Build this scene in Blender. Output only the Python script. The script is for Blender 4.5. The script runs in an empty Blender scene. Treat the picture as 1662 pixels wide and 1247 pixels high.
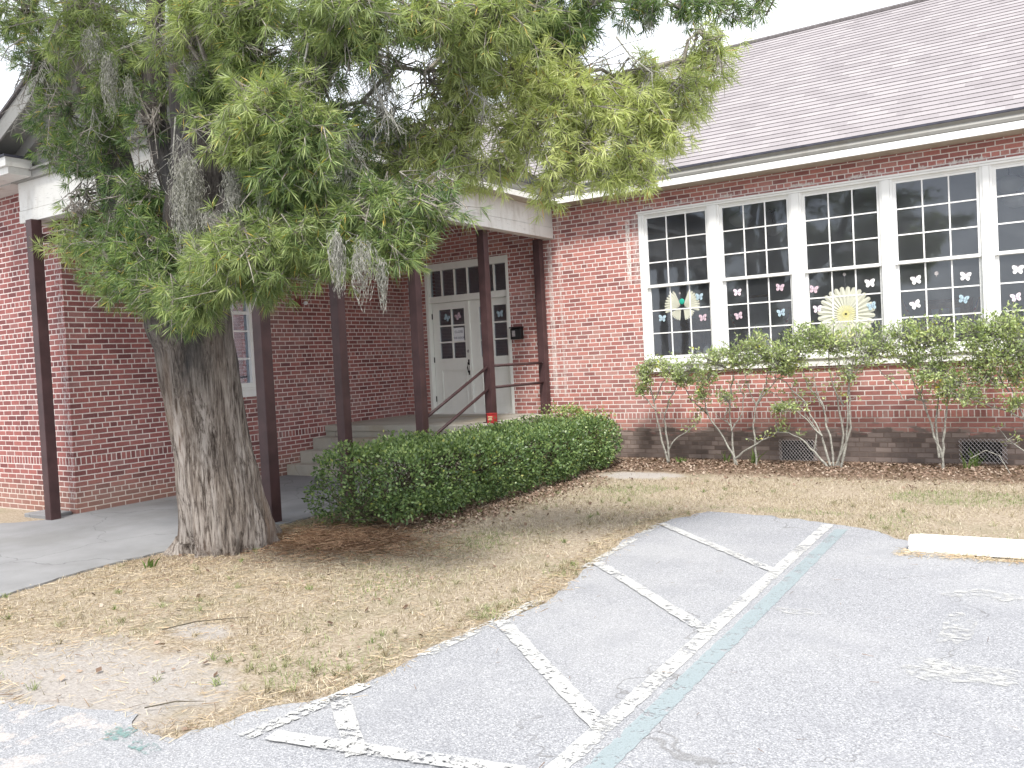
import bpy, bmesh, math, random
import numpy as np
from mathutils import Vector, Matrix

rad = math.radians
scn = bpy.context.scene
COL = scn.collection

# ------------------------------------------------------------------ camera
CR = [[0.838049885, 0.543168099, -0.051388782],
      [-0.027320697, -0.052291655, -0.998258064],
      [-0.544909139, 0.837994033, -0.028983285]]
H = 1.67
FPX = 1405.35
cam = bpy.data.objects.new("camera", bpy.data.cameras.new("camera"))
COL.objects.link(cam)
r0, r1, r2 = (Vector(r).normalized() for r in CR)
M = Matrix((r0, -r1, -r2)).transposed().to_4x4()
M.translation = Vector((0, 0, H))
cam.matrix_world = M
cam.data.sensor_fit = 'HORIZONTAL'
cam.data.angle = 2 * math.atan(831 / FPX)
cam.data.clip_start = 0.05
cam.data.clip_end = 3000
scn.camera = cam

def at(px, py, Y):
    """point in the vertical plane y=Y seen at photo pixel (px,py)"""
    d = np.array(CR).T @ np.array([px - 831.0, py - 623.5, FPX])
    t = Y / d[1]
    return np.array([t * d[0], Y, H + t * d[2]])

# ------------------------------------------------------------------ light
SUN_EL, SUN_AZ = rad(56), rad(152)      # azimuth clockwise from +Y
sun_dir = Vector((math.sin(SUN_AZ) * math.cos(SUN_EL), math.cos(SUN_AZ) * math.cos(SUN_EL), math.sin(SUN_EL)))
w = bpy.data.worlds.new("World"); scn.world = w; w.use_nodes = True
wn = w.node_tree; wn.nodes.clear()
wo = wn.nodes.new('ShaderNodeOutputWorld'); bg = wn.nodes.new('ShaderNodeBackground')
sky = wn.nodes.new('ShaderNodeTexSky'); sky.sky_type = 'NISHITA'; sky.sun_disc = False
sky.sun_elevation = SUN_EL; sky.sun_rotation = SUN_AZ; sky.air_density = 1.0; sky.dust_density = 2.0
tc = wn.nodes.new('ShaderNodeTexCoord'); ns = wn.nodes.new('ShaderNodeTexNoise')
ns.inputs['Scale'].default_value = 2.2; ns.inputs['Detail'].default_value = 6
rp = wn.nodes.new('ShaderNodeValToRGB')
rp.color_ramp.elements[0].position = 0.30; rp.color_ramp.elements[0].color = (.45, .45, .45, 1)
rp.color_ramp.elements[1].position = 0.62; rp.color_ramp.elements[1].color = (1, 1, 1, 1)
mx = wn.nodes.new('ShaderNodeMix'); mx.data_type = 'RGBA'
mx.inputs[7].default_value = (9.6, 9.9, 10.4, 1)          # bright thin cloud
wn.links.new(tc.outputs['Generated'], ns.inputs['Vector']); wn.links.new(ns.outputs['Fac'], rp.inputs['Fac'])
wn.links.new(rp.outputs['Color'], mx.inputs[0]); wn.links.new(sky.outputs['Color'], mx.inputs[6])
wn.links.new(mx.outputs[2], bg.inputs['Color']); wn.links.new(bg.outputs[0], wo.inputs['Surface'])
bg.inputs['Strength'].default_value = 0.1
sl = bpy.data.lights.new("sun", 'SUN'); sl.energy = 3.0; sl.angle = rad(12); sl.color = (1, .96, .89)
so = bpy.data.objects.new("sun", sl); COL.objects.link(so)
so.rotation_euler = sun_dir.to_track_quat('Z', 'Y').to_euler(); so.location = (0, -5, 20)
scn.view_settings.view_transform = 'Standard'; scn.view_settings.look = 'None'
scn.view_settings.exposure = 1.05; scn.view_settings.gamma = 1
scn.render.engine = 'CYCLES'
scn.cycles.max_bounces = 8; scn.cycles.transparent_max_bounces = 12

rng = np.random.default_rng(7)
random.seed(7)

# ------------------------------------------------------------------ object helpers
def tag(o, label=None, cat=None, group=None, kind=None):
    if label: o['label'] = label
    if cat: o['category'] = cat
    if group: o['group'] = group
    if kind: o['kind'] = kind
    return o

def thing(name, label, cat, loc=(0, 0, 0), group=None):
    o = bpy.data.objects.new(name, None); COL.objects.link(o)
    o.location = loc; o.empty_display_size = .1
    return tag(o, label, cat, group)

class MB:
    def __init__(s): s.v = []; s.f = []; s.mi = []; s.n = 0
    def add(s, verts, faces, mi=0):
        b = s.n; s.v.extend([tuple(map(float, p)) for p in verts]); s.n += len(verts)
        for f in faces: s.f.append([i + b for i in f]); s.mi.append(mi)
        return s
    def box(s, x0, x1, y0, y1, z0, z1, mi=0, ch=0):
        if ch <= 0:
            P = [(x, y, z) for z in (z0, z1) for y in (y0, y1) for x in (x0, x1)]
            s.add(P, [(0, 2, 3, 1), (4, 5, 7, 6), (0, 1, 5, 4), (2, 6, 7, 3), (0, 4, 6, 2), (1, 3, 7, 5)], mi)
        else:
            bm = bmesh.new(); bmesh.ops.create_cube(bm, size=1)
            bmesh.ops.scale(bm, vec=(x1 - x0, y1 - y0, z1 - z0), verts=bm.verts)
            bmesh.ops.bevel(bm, geom=bm.edges[:], offset=ch, segments=2, affect='EDGES', profile=.5)
            bmesh.ops.translate(bm, vec=((x0 + x1) / 2, (y0 + y1) / 2, (z0 + z1) / 2), verts=bm.verts)
            bm.verts.index_update()
            s.add([v.co for v in bm.verts], [[v.index for v in f.verts] for f in bm.faces], mi); bm.free()
        return s
    def tube(s, pts, radii, seg=6, cap=True, mi=0):
        pts = [np.array(p, float) for p in pts]; n = len(pts)
        if np.isscalar(radii): radii = [radii] * n
        V = []; up = np.array([.13, .27, .95])
        for i, p in enumerate(pts):
            t = pts[min(i + 1, n - 1)] - pts[max(i - 1, 0)]; t = t / (np.linalg.norm(t) + 1e-9)
            a = np.cross(t, up); 
            if np.linalg.norm(a) < .2: a = np.cross(t, [1, 0, 0])
            a /= np.linalg.norm(a); b = np.cross(t, a)
            for k in range(seg):
                q = 2 * math.pi * k / seg
                V.append(p + radii[i] * (math.cos(q) * a + math.sin(q) * b))
        F = [(i * seg + k, i * seg + (k + 1) % seg, (i + 1) * seg + (k + 1) % seg, (i + 1) * seg + k) for i in range(n - 1) for k in range(seg)]
        if cap: F += [list(range(seg))[::-1], [(n - 1) * seg + k for k in range(seg)]]
        return s.add(V, F, mi)
    def poly_extrude(s, pts, z0, z1, mi=0):
        n = len(pts)
        V = [(x, y, z0) for x, y in pts] + [(x, y, z1) for x, y in pts]
        F = [list(range(n))[::-1], [n + i for i in range(n)]] + [(i, (i + 1) % n, n + (i + 1) % n, n + i) for i in range(n)]
        return s.add(V, F, mi)
    def build(s, name, mats, parent=None, smooth=False):
        me = bpy.data.meshes.new(name); me.from_pydata(s.v, [], s.f)
        if not isinstance(mats, (list, tuple)): mats = [mats]
        for m in mats: me.materials.append(m)
        if len(mats) > 1: me.polygons.foreach_set('material_index', s.mi)
        if smooth: me.polygons.foreach_set('use_smooth', [True] * len(me.polygons))
        me.update()
        return link(name, me, parent)

def link(name, me, parent=None):
    o = bpy.data.objects.new(name, me); COL.objects.link(o)
    if parent is not None:
        o.parent = parent
        o.matrix_parent_inverse = wmat(parent).inverted()
    return o

def wmat(o):
    m = Matrix.LocRotScale(o.location, o.rotation_euler, o.scale)
    if o.parent: m = wmat(o.parent) @ o.matrix_parent_inverse @ m
    return m

def quadmesh(name, V, mat, parent=None, rnd=None, tint=None, tri=False):
    """V: (N,4,3) quads built fast; rnd / tint stored per face"""
    V = np.asarray(V, dtype=np.float32); n, k = V.shape[:2]
    me = bpy.data.meshes.new(name)
    me.vertices.add(n * k); me.vertices.foreach_set('co', V.reshape(-1))
    me.loops.add(n * k); me.loops.foreach_set('vertex_index', np.arange(n * k, dtype=np.int32))
    me.polygons.add(n); me.polygons.foreach_set('loop_start', np.arange(0, n * k, k, dtype=np.int32))
    me.polygons.foreach_set('loop_total', np.full(n, k, dtype=np.int32))
    me.update(calc_edges=True)
    for nm, arr in (('rnd', rnd), ('tint', tint)):
        if arr is not None:
            a = me.attributes.new(nm, 'FLOAT', 'FACE'); a.data.foreach_set('value', np.asarray(arr, dtype=np.float32))
    me.materials.append(mat)
    return link(name, me, parent)

# ------------------------------------------------------------------ node helpers
class NT:
    def __init__(s, name):
        s.m = bpy.data.materials.new(name); s.m.use_nodes = True
        s.t = s.m.node_tree; s.t.nodes.clear()
        s.out = s.t.nodes.new('ShaderNodeOutputMaterial')
    def n(s, typ, **kw):
        nd = s.t.nodes.new(typ)
        for k, v in kw.items(): setattr(nd, k, v)
        return nd
    def put(s, sock, v):
        if v is None: return
        if isinstance(v, bpy.types.NodeSocket): s.t.links.new(v, sock)
        else:
            if isinstance(v, (tuple, list)) and sock.type == 'RGBA' and len(v) == 3: v = (*v, 1)
            sock.default_value = v
    def math(s, op, a, b=None, c=None, clamp=False):
        nd = s.n('ShaderNodeMath', operation=op); nd.use_clamp = clamp
        s.put(nd.inputs[0], a); s.put(nd.inputs[1], b); s.put(nd.inputs[2], c)
        return nd.outputs[0]
    def mix(s, f, a, b, mode='MIX'):
        nd = s.n('ShaderNodeMix', data_type='RGBA', blend_type=mode)
        s.put(nd.inputs[0], f); s.put(nd.inputs[6], a); s.put(nd.inputs[7], b)
        return nd.outputs[2]
    def fmix(s, f, a, b):
        nd = s.n('ShaderNodeMix', data_type='FLOAT')
        s.put(nd.inputs[0], f); s.put(nd.inputs[2], a); s.put(nd.inputs[3], b)
        return nd.outputs[0]
    def pos(s, kind='Object'):
        return s.n('ShaderNodeTexCoord').outputs[kind]
    def mapv(s, v, scale=(1, 1, 1), loc=(0, 0, 0), rot=(0, 0, 0)):
        nd = s.n('ShaderNodeMapping'); s.put(nd.inputs['Vector'], v)
        nd.inputs['Scale'].default_value = scale; nd.inputs['Location'].default_value = loc; nd.inputs['Rotation'].default_value = rot
        return nd.outputs[0]
    def noise(s, v, scale, detail=3, rough=.55, dist=0):
        nd = s.n('ShaderNodeTexNoise'); s.put(nd.inputs['Vector'], v)
        nd.inputs['Scale'].default_value = scale; nd.inputs['Detail'].default_value = detail
        nd.inputs['Roughness'].default_value = rough; nd.inputs['Distortion'].default_value = dist
        return nd.outputs['Fac']
    def vor(s, v, scale, feat='F1', out='Distance'):
        nd = s.n('ShaderNodeTexVoronoi', feature=feat); s.put(nd.inputs['Vector'], v); nd.inputs['Scale'].default_value = scale
        return nd.outputs[out]
    def ramp(s, f, stops):
        nd = s.n('ShaderNodeValToRGB'); s.put(nd.inputs[0], f); cr = nd.color_ramp
        while len(cr.elements) < len(stops): cr.elements.new(.5)
        for e, (p, c) in zip(cr.elements, stops):
            e.position = p
            if not isinstance(c, (tuple, list)): c = (c, c, c)
            e.color = (*c, 1) if len(c) == 3 else c
        return nd.outputs[0]
    def sstep(s, x, a, b):
        nd = s.n('ShaderNodeMapRange', interpolation_type='SMOOTHSTEP'); s.put(nd.inputs[0], x)
        s.put(nd.inputs[1], a); s.put(nd.inputs[2], b)
        return nd.outputs[0]
    def attr(s, name):
        return s.n('ShaderNodeAttribute', attribute_name=name).outputs['Fac']
    def xyz(s, v):
        nd = s.n('ShaderNodeSeparateXYZ'); s.put(nd.inputs[0], v); return nd.outputs
    def comb(s, x, y, z):
        nd = s.n('ShaderNodeCombineXYZ'); s.put(nd.inputs[0], x); s.put(nd.inputs[1], y); s.put(nd.inputs[2], z); return nd.outputs[0]
    def bump(s, h, dist=.01, strength=1.0):
        nd = s.n('ShaderNodeBump'); s.put(nd.inputs['Height'], h); nd.inputs['Distance'].default_value = dist
        nd.inputs['Strength'].default_value = strength; return nd.outputs[0]
    def bsdf(s, col, rough=.8, normal=None, spec=.3, metal=0, alpha=None, sheen=None):
        nd = s.n('ShaderNodeBsdfPrincipled'); s.put(nd.inputs['Base Color'], col); s.put(nd.inputs['Roughness'], rough)
        nd.inputs['Specular IOR Level'].default_value = spec; nd.inputs['Metallic'].default_value = metal
        if normal is not None: s.put(nd.inputs['Normal'], normal)
        if alpha is not None: s.put(nd.inputs['Alpha'], alpha)
        return nd.outputs[0]
    def done(s, sh):
        s.t.links.new(sh, s.out.inputs['Surface']); return s.m

def simple(name, col, rough=.6, var=.12, scale=8, spec=.3, metal=0, bump=.0):
    t = NT(name); p = t.pos()
    f = t.noise(p, scale, 5)
    c2 = tuple(c * (1 - var * 1.8) for c in col); c1 = tuple(min(1, c * (1 + var)) for c in col)
    c = t.ramp(f, [(.3, c2), (.7, c1)])
    nm = t.bump(t.noise(p, scale * 12, 3), bump) if bump else None
    return t.done(t.bsdf(c, rough, nm, spec, metal))

# ------------------------------------------------------------------ materials
S_, C_, BT, BB = .2069, .0677, .715, .613

def brick_material(name, bright=1.0, foundation=False):
    t = NT(name); x, y, z = t.xyz(t.pos())
    wob = t.noise(t.pos(), 3.0, 2)
    u = t.math('ADD', t.math('ADD', x, y), 40.0)
    v = t.math('ADD', z, t.math('MULTIPLY', t.math('SUBTRACT', wob, .5), .006))
    ab = t.math('GREATER_THAN', v, BT); be = t.math('LESS_THAN', v, BB)
    va = t.math('DIVIDE', t.math('SUBTRACT', v, BT), C_)
    vb = t.math('DIVIDE', t.math('SUBTRACT', BB, v), C_)
    vr = t.fmix(be, va, vb)
    k = t.math('FLOOR', vr); fv = t.math('MULTIPLY', t.math('FRACT', vr), C_)
    band = t.math('SUBTRACT', 1.0, t.math('ADD', ab, be))
    k = t.fmix(band, k, -3.0)
    fv = t.fmix(band, fv, t.math('SUBTRACT', v, BB))
    ch = t.fmix(band, C_, BT - BB)
    isH = t.math('MULTIPLY', t.math('COMPARE', t.math('FLOORED_MODULO', k, 6.0), 5.0, .1), t.math('SUBTRACT', 1.0, band))
    wd = t.fmix(isH, S_, S_ / 2); wd = t.fmix(band, wd, S_ / 3)
    off = t.math('MULTIPLY', t.math('FLOORED_MODULO', k, 2.0), S_ / 2)
    off = t.fmix(isH, off, S_ / 4)
    jit = t.n('ShaderNodeTexWhiteNoise', noise_dimensions='1D'); t.put(jit.inputs['W'], t.math('ADD', k, t.math('MULTIPLY', be, 71.3)))
    off = t.math('ADD', off, t.math('MULTIPLY', jit.outputs['Value'], .02))
    uu = t.math('DIVIDE', t.math('ADD', u, off), wd)
    iu = t.math('FLOOR', uu); fu = t.math('MULTIPLY', t.math('FRACT', uu), wd)
    du = t.math('MINIMUM', fu, t.math('SUBTRACT', wd, fu)); dv = t.math('MINIMUM', fv, t.math('SUBTRACT', ch, fv))
    d = t.math('MINIMUM', du, dv)
    rough = t.noise(t.pos(), 70, 3)
    d = t.math('ADD', d, t.math('MULTIPLY', t.math('SUBTRACT', rough, .5), .006))
    mk = t.sstep(d, .0056, .0080)
    wn_ = t.n('ShaderNodeTexWhiteNoise', noise_dimensions='3D')
    t.put(wn_.inputs['Vector'], t.comb(iu, t.math('ADD', k, t.math('MULTIPLY', be, 50.0)), .5))
    rv = wn_.outputs['Value']
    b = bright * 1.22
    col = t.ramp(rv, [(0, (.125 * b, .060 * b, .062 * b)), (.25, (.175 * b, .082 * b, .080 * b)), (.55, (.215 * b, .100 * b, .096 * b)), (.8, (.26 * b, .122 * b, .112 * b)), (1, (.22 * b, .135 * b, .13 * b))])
    if foundation: col = t.mix(1.0, col, (1.06, .97, .90), 'MULTIPLY')
    if not foundation: col = t.mix(1.0, col, (1.0, .80, .78), 'MULTIPLY')
    blot = t.noise(t.pos(), 26, 4)
    col = t.mix(t.math('MULTIPLY', t.sstep(blot, .45, .75), .45), col, (.13 * b, .06 * b, .058 * b))
    col = t.mix(t.math('MULTIPLY', t.sstep(t.noise(t.pos(), 1.1, 4), .5, .75), .35), col, (.33 * b, .22 * b, .21 * b))
    mort = t.ramp(t.noise(t.pos(), 9, 4), [(.3, (.54, .455, .425)), (.7, (.68, .60, .57))])
    big = t.noise(t.pos(), .9, 3)
    if foundation: mort = t.mix(.5, mort, (.82, .77, .75))  # mortar whitened too, part of the sun painted into this wall
    if foundation:
        edge = t.math('ADD', z, t.math('MULTIPLY', t.math('SUBTRACT', t.noise(t.mapv(t.pos(), (3, 3, 9)), 1.4, 4), .5), .5))
        fm = t.math('SUBTRACT', 1.0, t.sstep(edge, .40, .50))
        fcol = t.ramp(t.math('ADD', t.math('MULTIPLY', rv, .6), t.math('MULTIPLY', t.noise(t.pos(), 14, 4), .4)), [(.25, (.085, .077, .076)), (.5, (.16, .14, .134)), (.75, (.26, .22, .205))])
        col = t.mix(fm, col, fcol)
        fm2 = t.math('SUBTRACT', 1.0, t.sstep(edge, .56, .66))
        col = t.mix(t.math('MULTIPLY', fm2, .2), col, (.28, .18, .14))
        mort = t.mix(fm, mort, (.075, .065, .062))
        mort = t.mix(t.math('MULTIPLY', fm2, .5), mort, (.26, .19, .16))
    else:
        dm = t.math('SUBTRACT', 1.0, t.sstep(t.math('ADD', z, t.math('MULTIPLY', big, .4)), .25, .75))
        dm = t.math('MULTIPLY', dm, .55)
        col = t.mix(dm, col, (.27, .17, .13)); mort = t.mix(dm, mort, (.5, .42, .35))
    c = t.mix(mk, mort, col)
    # white efflorescence and old caulk on the brick face
    def vstripe(cx, hw, z0, z1, amt):
        a = t.math('SUBTRACT', 1.0, t.sstep(t.math('ABSOLUTE', t.math('SUBTRACT', x, cx)), hw * .4, hw))
        b_ = t.math('MULTIPLY', t.sstep(z, z0, z0 + .12), t.math('SUBTRACT', 1.0, t.sstep(z, z1 - .1, z1)))
        return t.math('MULTIPLY', t.math('MULTIPLY', a, b_), amt)
    if foundation:
        nz = t.sstep(t.noise(t.mapv(t.pos(), (1, 1, .35)), 45, 4), .42, .56)
        e = vstripe(-5.86, .05, 2.75, 3.82, .95)
        e = t.math('MAXIMUM', e, vstripe(-5.72, .09, 2.7, 3.9, .35))
        e = t.math('MAXIMUM', e, vstripe(-7.30, .06, .95, 3.6, .5))
        e = t.math('MAXIMUM', e, vstripe(-7.12, .035, .95, 4.1, .42))
        hz = t.math('SUBTRACT', 1.0, t.sstep(t.math('ABSOLUTE', t.math('SUBTRACT', t.math('ADD', z, t.math('MULTIPLY', t.math('SUBTRACT', t.noise(t.pos(), 2, 2), .5), .04)), 3.905)), .012, .034))
        hz = t.math('MULTIPLY', hz, t.math('MULTIPLY', t.sstep(x, -5.9, -5.6), .9))
        hz = t.math('MULTIPLY', hz, t.sstep(t.noise(t.pos(), 3.2, 3), .44, .56))
        e = t.math('MULTIPLY', t.math('MAXIMUM', e, hz), t.fmix(.25, nz, 1.0))
        c = t.mix(e, c, (.66, .63, .60))
    else:
        nz = t.sstep(t.noise(t.mapv(t.pos(), (1, 1, .5)), 50, 4), .5, .6)
        e = vstripe(-10.60, .09, .1, 3.7, .42)
        c = t.mix(t.math('MULTIPLY', e, nz), c, (.6, .56, .54))
    h = t.math('ADD', t.math('MULTIPLY', mk, 1.0), t.math('MULTIPLY', t.noise(t.pos(), 180, 3), .25))
    return t.done(t.bsdf(c, .9, t.bump(h, .006, .7), .2))

M_ = {}
M_['brickA'] = brick_material('brick_painted_sunlit', 1.45, True)  # same brick, colour lightened to stand in for sun on this wall
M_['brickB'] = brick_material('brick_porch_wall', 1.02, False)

def white_paint(name, base=(.78, .78, .76), dirt=(.42, .38, .33), amt=.25, flake=False):
    t = NT(name); p = t.pos()
    n1 = t.noise(p, 2.2, 5); n2 = t.noise(t.mapv(p, (1, 1, .25)), 14, 4)
    f = t.math('MULTIPLY', t.sstep(t.math('ADD', t.math('MULTIPLY', n1, .6), t.math('MULTIPLY', n2, .4)), .46, .68), amt)
    c = t.mix(f, base, dirt)
    if flake:
        fl = t.sstep(t.noise(t.mapv(p, (3, 3, 22)), 3.5, 5, .7), .60, .66)
        msk = t.sstep(t.noise(p, 1.3, 2), .42, .6)
        c = t.mix(t.math('MULTIPLY', t.math('MULTIPLY', fl, msk), .8), c, (.33, .32, .31))
    return t.done(t.bsdf(c, .55, t.bump(t.noise(p, 60, 3), .002, .4), .35))
M_['white'] = white_paint('white_window_paint', (.80, .80, .79), (.6, .58, .54), .22)
M_['trim'] = white_paint('porch_trim_paint', (.66, .65, .62), (.37, .33, .28), .55, True)
M_['trimtan'] = white_paint('cornice_paint', (.27, .265, .25), (.20, .185, .165), .5)
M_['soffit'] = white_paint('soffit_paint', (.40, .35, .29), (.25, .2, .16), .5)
M_['door'] = white_paint('door_paint', (.80, .80, .76), (.6, .59, .54), .2)
M_['edge'] = simple('dark_roof_edge', (.055, .055, .075), .6, .2)
M_['maroon'] = simple('maroon_post_paint', (.066, .033, .034), .5, .18, 5, .4, bump=.001)
M_['black'] = simple('black_metal', (.012, .012, .013), .35, .2, 10, .5)
M_['dark'] = simple('vent_opening_black', (.01, .01, .01), .9, .1)
M_['galv'] = simple('galvanised_wire', (.46, .43, .43), .5, .2, 30, .5, .4)

def glass_material():
    t = NT('window_glass')
    tr = t.n('ShaderNodeBsdfTransparent'); tr.inputs[0].default_value = (.86, .89, .92, 1)
    gl = t.n('ShaderNodeBsdfGlossy'); gl.inputs['Roughness'].default_value = .03; gl.inputs['Color'].default_value = (.85, .9, 1, 1)
    t.put(gl.inputs['Normal'], t.bump(t.noise(t.pos(), 2.5, 2), .0015, .5))
    lw = t.n('ShaderNodeFresnel'); lw.inputs['IOR'].default_value = 1.5
    two = t.math('MULTIPLY', lw.outputs[0], 1.9, clamp=True)   # two surfaces of a pane
    ms = t.n('ShaderNodeMixShader'); t.t.links.new(two, ms.inputs[0])
    t.t.links.new(tr.outputs[0], ms.inputs[1]); t.t.links.new(gl.outputs[0], ms.inputs[2])
    df = t.n('ShaderNodeBsdfDiffuse'); df.inputs[0].default_value = (.75, .79, .86, 1)
    m2 = t.n('ShaderNodeMixShader'); t.put(m2.inputs[0], t.math('ADD', .035, t.math('MULTIPLY', t.sstep(t.noise(t.pos(), 3.5, 5, .7), .45, .8), .04)))
    t.t.links.new(ms.outputs[0], m2.inputs[1]); t.t.links.new(df.outputs[0], m2.inputs[2])
    return t.done(m2.outputs[0])
M_['glass'] = glass_material()

def shingle_material():
    t = NT('asphalt_shingles'); x, y, z = t.xyz(t.pos())
    row = t.math('FLOOR', t.math('DIVIDE', t.math('SUBTRACT', z, 4.36), .082))
    wn_ = t.n('ShaderNodeTexWhiteNoise', noise_dimensions='2D')
    u = t.math('ADD', t.math('DIVIDE', x, .31), t.math('MULTIPLY', row, .37))
    t.put(wn_.inputs['Vector'], t.comb(t.math('FLOOR', u), row, 0))
    c = t.ramp(wn_.outputs['Value'], [(0, (.22, .202, .212)), (.5, (.255, .236, .248)), (1, (.295, .275, .283))])
    c = t.mix(t.math('MULTIPLY', t.sstep(t.noise(t.pos(), 60, 2), .5, .7), .3), c, (.16, .14, .14))
    c = t.mix(t.math('MULTIPLY', t.noise(t.mapv(t.pos(), (.6, .2, .2)), 1.2, 4), .35), c, (.31, .288, .295))
    return t.done(t.bsdf(c, .95, t.bump(t.noise(t.pos(), 200, 2), .003, .6), .15))
M_['shingle'] = shingle_material()
M_['butt'] = simple('shingle_butt_edge', (.14, .128, .13), .95, .2, 20)

def asphalt_material():
    t = NT('weathered_asphalt'); p = t.pos()
    agg = t.vor(p, 170, 'F1', 'Color'); ag = t.xyz(agg)[0]
    c = t.ramp(ag, [(0, (.155, .158, .172)), (.3, (.225, .23, .247)), (.7, (.285, .29, .308)), (1, (.40, .405, .42))])
    fine = t.noise(p, 300, 2); c = t.mix(t.math('MULTIPLY', t.sstep(fine, .54, .72), .35), c, (.16, .16, .175))
    big = t.noise(p, .55, 5, .6)
    c = t.mix(t.math('MULTIPLY', t.sstep(big, .42, .68), .35), c, (.36, .36, .365))
    x, y, z = t.xyz(p)
    c = t.mix(t.math('MULTIPLY', t.sstep(t.noise(p, 2.3, 5), .5, .72), .35), c, (.205, .21, .23))
    dist = t.mapv(p, (1, 1, 1)); nv = t.n('ShaderNodeTexNoise'); t.put(nv.inputs['Vector'], p); nv.inputs['Scale'].default_value = 2.2; nv.inputs['Detail'].default_value = 6
    vm = t.n('ShaderNodeVectorMath', operation='MULTIPLY_ADD'); t.put(vm.inputs[0], nv.outputs['Color']); vm.inputs[1].default_value = (.9, .9, 0); t.put(vm.inputs[2], p)
    cr = t.vor(vm.outputs[0], .42, 'DISTANCE_TO_EDGE')
    crk = t.math('MULTIPLY', t.math('SUBTRACT', 1.0, t.sstep(cr, .0005, .0032)), t.sstep(t.noise(p, .8, 2), .50, .56))
    c = t.mix(t.math('MULTIPLY', crk, .45), c, (.12, .115, .11))
    # sand washed along the lawn side
    sd = t.math('MULTIPLY', t.sstep(t.noise(p, 5, 5, .7), .52, .62), .5)
    nearl = t.math('SUBTRACT', 1.0, t.sstep(x, -4.4, -3.2)); 
    c = t.mix(t.math('MULTIPLY', sd, nearl), c, (.50, .44, .40))
    h = t.math('SUBTRACT', t.math('ADD', ag, t.math('MULTIPLY', fine, .6)), t.math('MULTIPLY', crk, 2.5))
    return t.done(t.bsdf(c, .92, t.bump(h, .003, .6), .2))
M_['asphalt'] = asphalt_material()

def line_paint(name, col, wear=.5, scale=1.0, soft=.035, top=1.0):
    t = NT(name); p = t.pos()
    n = t.noise(p, 38 * scale, 5, .7); n2 = t.noise(p, 7 * scale, 3); lines = t.noise(t.mapv(p, (1, 6, 1), rot=(0, 0, .6)), 9, 3, .6)
    f = t.math('ADD', t.math('ADD', t.math('MULTIPLY', n, .5), t.math('MULTIPLY', n2, .3)), t.math('MULTIPLY', lines, .2))
    a = t.math('MULTIPLY', t.math('SUBTRACT', 1.0, t.sstep(f, wear, wear + soft)), top)
    c = t.mix(t.sstep(t.noise(p, 120, 2), .5, .75), col, tuple(q * .72 for q in col))
    return t.done(t.bsdf(c, .8, t.bump(n, .003, .5), .3, alpha=a))
M_['pwhite'] = line_paint('worn_white_paint', (.43, .43, .425), .515, 1, .05, .92)
M_['pwhite2'] = line_paint('very_worn_white_paint', (.43, .43, .42), .485)
M_['pblue'] = line_paint('faded_blue_paint', (.29, .345, .365), .525, 1, .06, .72)
M_['pgreen'] = line_paint('faded_teal_paint', (.15, .25, .24), .42, 1, .1, .75)
M_['pfaint'] = line_paint('faint_white_paint', (.46, .46, .45), .42, .5, .12, .7)

def concrete_material(name, col, stain=(.2, .19, .18), st=.4):
    t = NT(name); p = t.pos()
    c = t.ramp(t.noise(p, 2.0, 6, .6), [(.3, tuple(q * .8 for q in col)), (.7, col)])
    c = t.mix(t.math('MULTIPLY', t.sstep(t.noise(p, .9, 5, .65), .45, .7), st), c, stain)
    c = t.mix(t.math('MULTIPLY', t.sstep(t.noise(p, 160, 2), .55, .7), .3), c, tuple(q * .5 for q in col))
    nv = t.n('ShaderNodeTexNoise'); t.put(nv.inputs['Vector'], p); nv.inputs['Scale'].default_value = 1.6; nv.inputs['Detail'].default_value = 6
    vm = t.n('ShaderNodeVectorMath', operation='MULTIPLY_ADD'); t.put(vm.inputs[0], nv.outputs['Color']); vm.inputs[1].default_value = (.8, .8, 0); t.put(vm.inputs[2], p)
    cr = t.vor(vm.outputs[0], .5, 'DISTANCE_TO_EDGE')
    crk = t.math('SUBTRACT', 1.0, t.sstep(cr, .001, .005))
    c = t.mix(t.math('MULTIPLY', crk, .5), c, tuple(q * .35 for q in col))
    return t.done(t.bsdf(c, .85, t.bump(t.math('SUBTRACT', t.noise(p, 90, 3), crk), .003, .6), .25))
M_['walk'] = concrete_material('walkway_concrete', (.245, .247, .255), (.15, .148, .145), .5)
M_['step'] = concrete_material('step_concrete', (.46, .44, .39), (.30, .24, .15), .7)
M_['stop'] = concrete_material('white_painted_concrete', (.80, .79, .77), (.62, .6, .57), .35)

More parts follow.
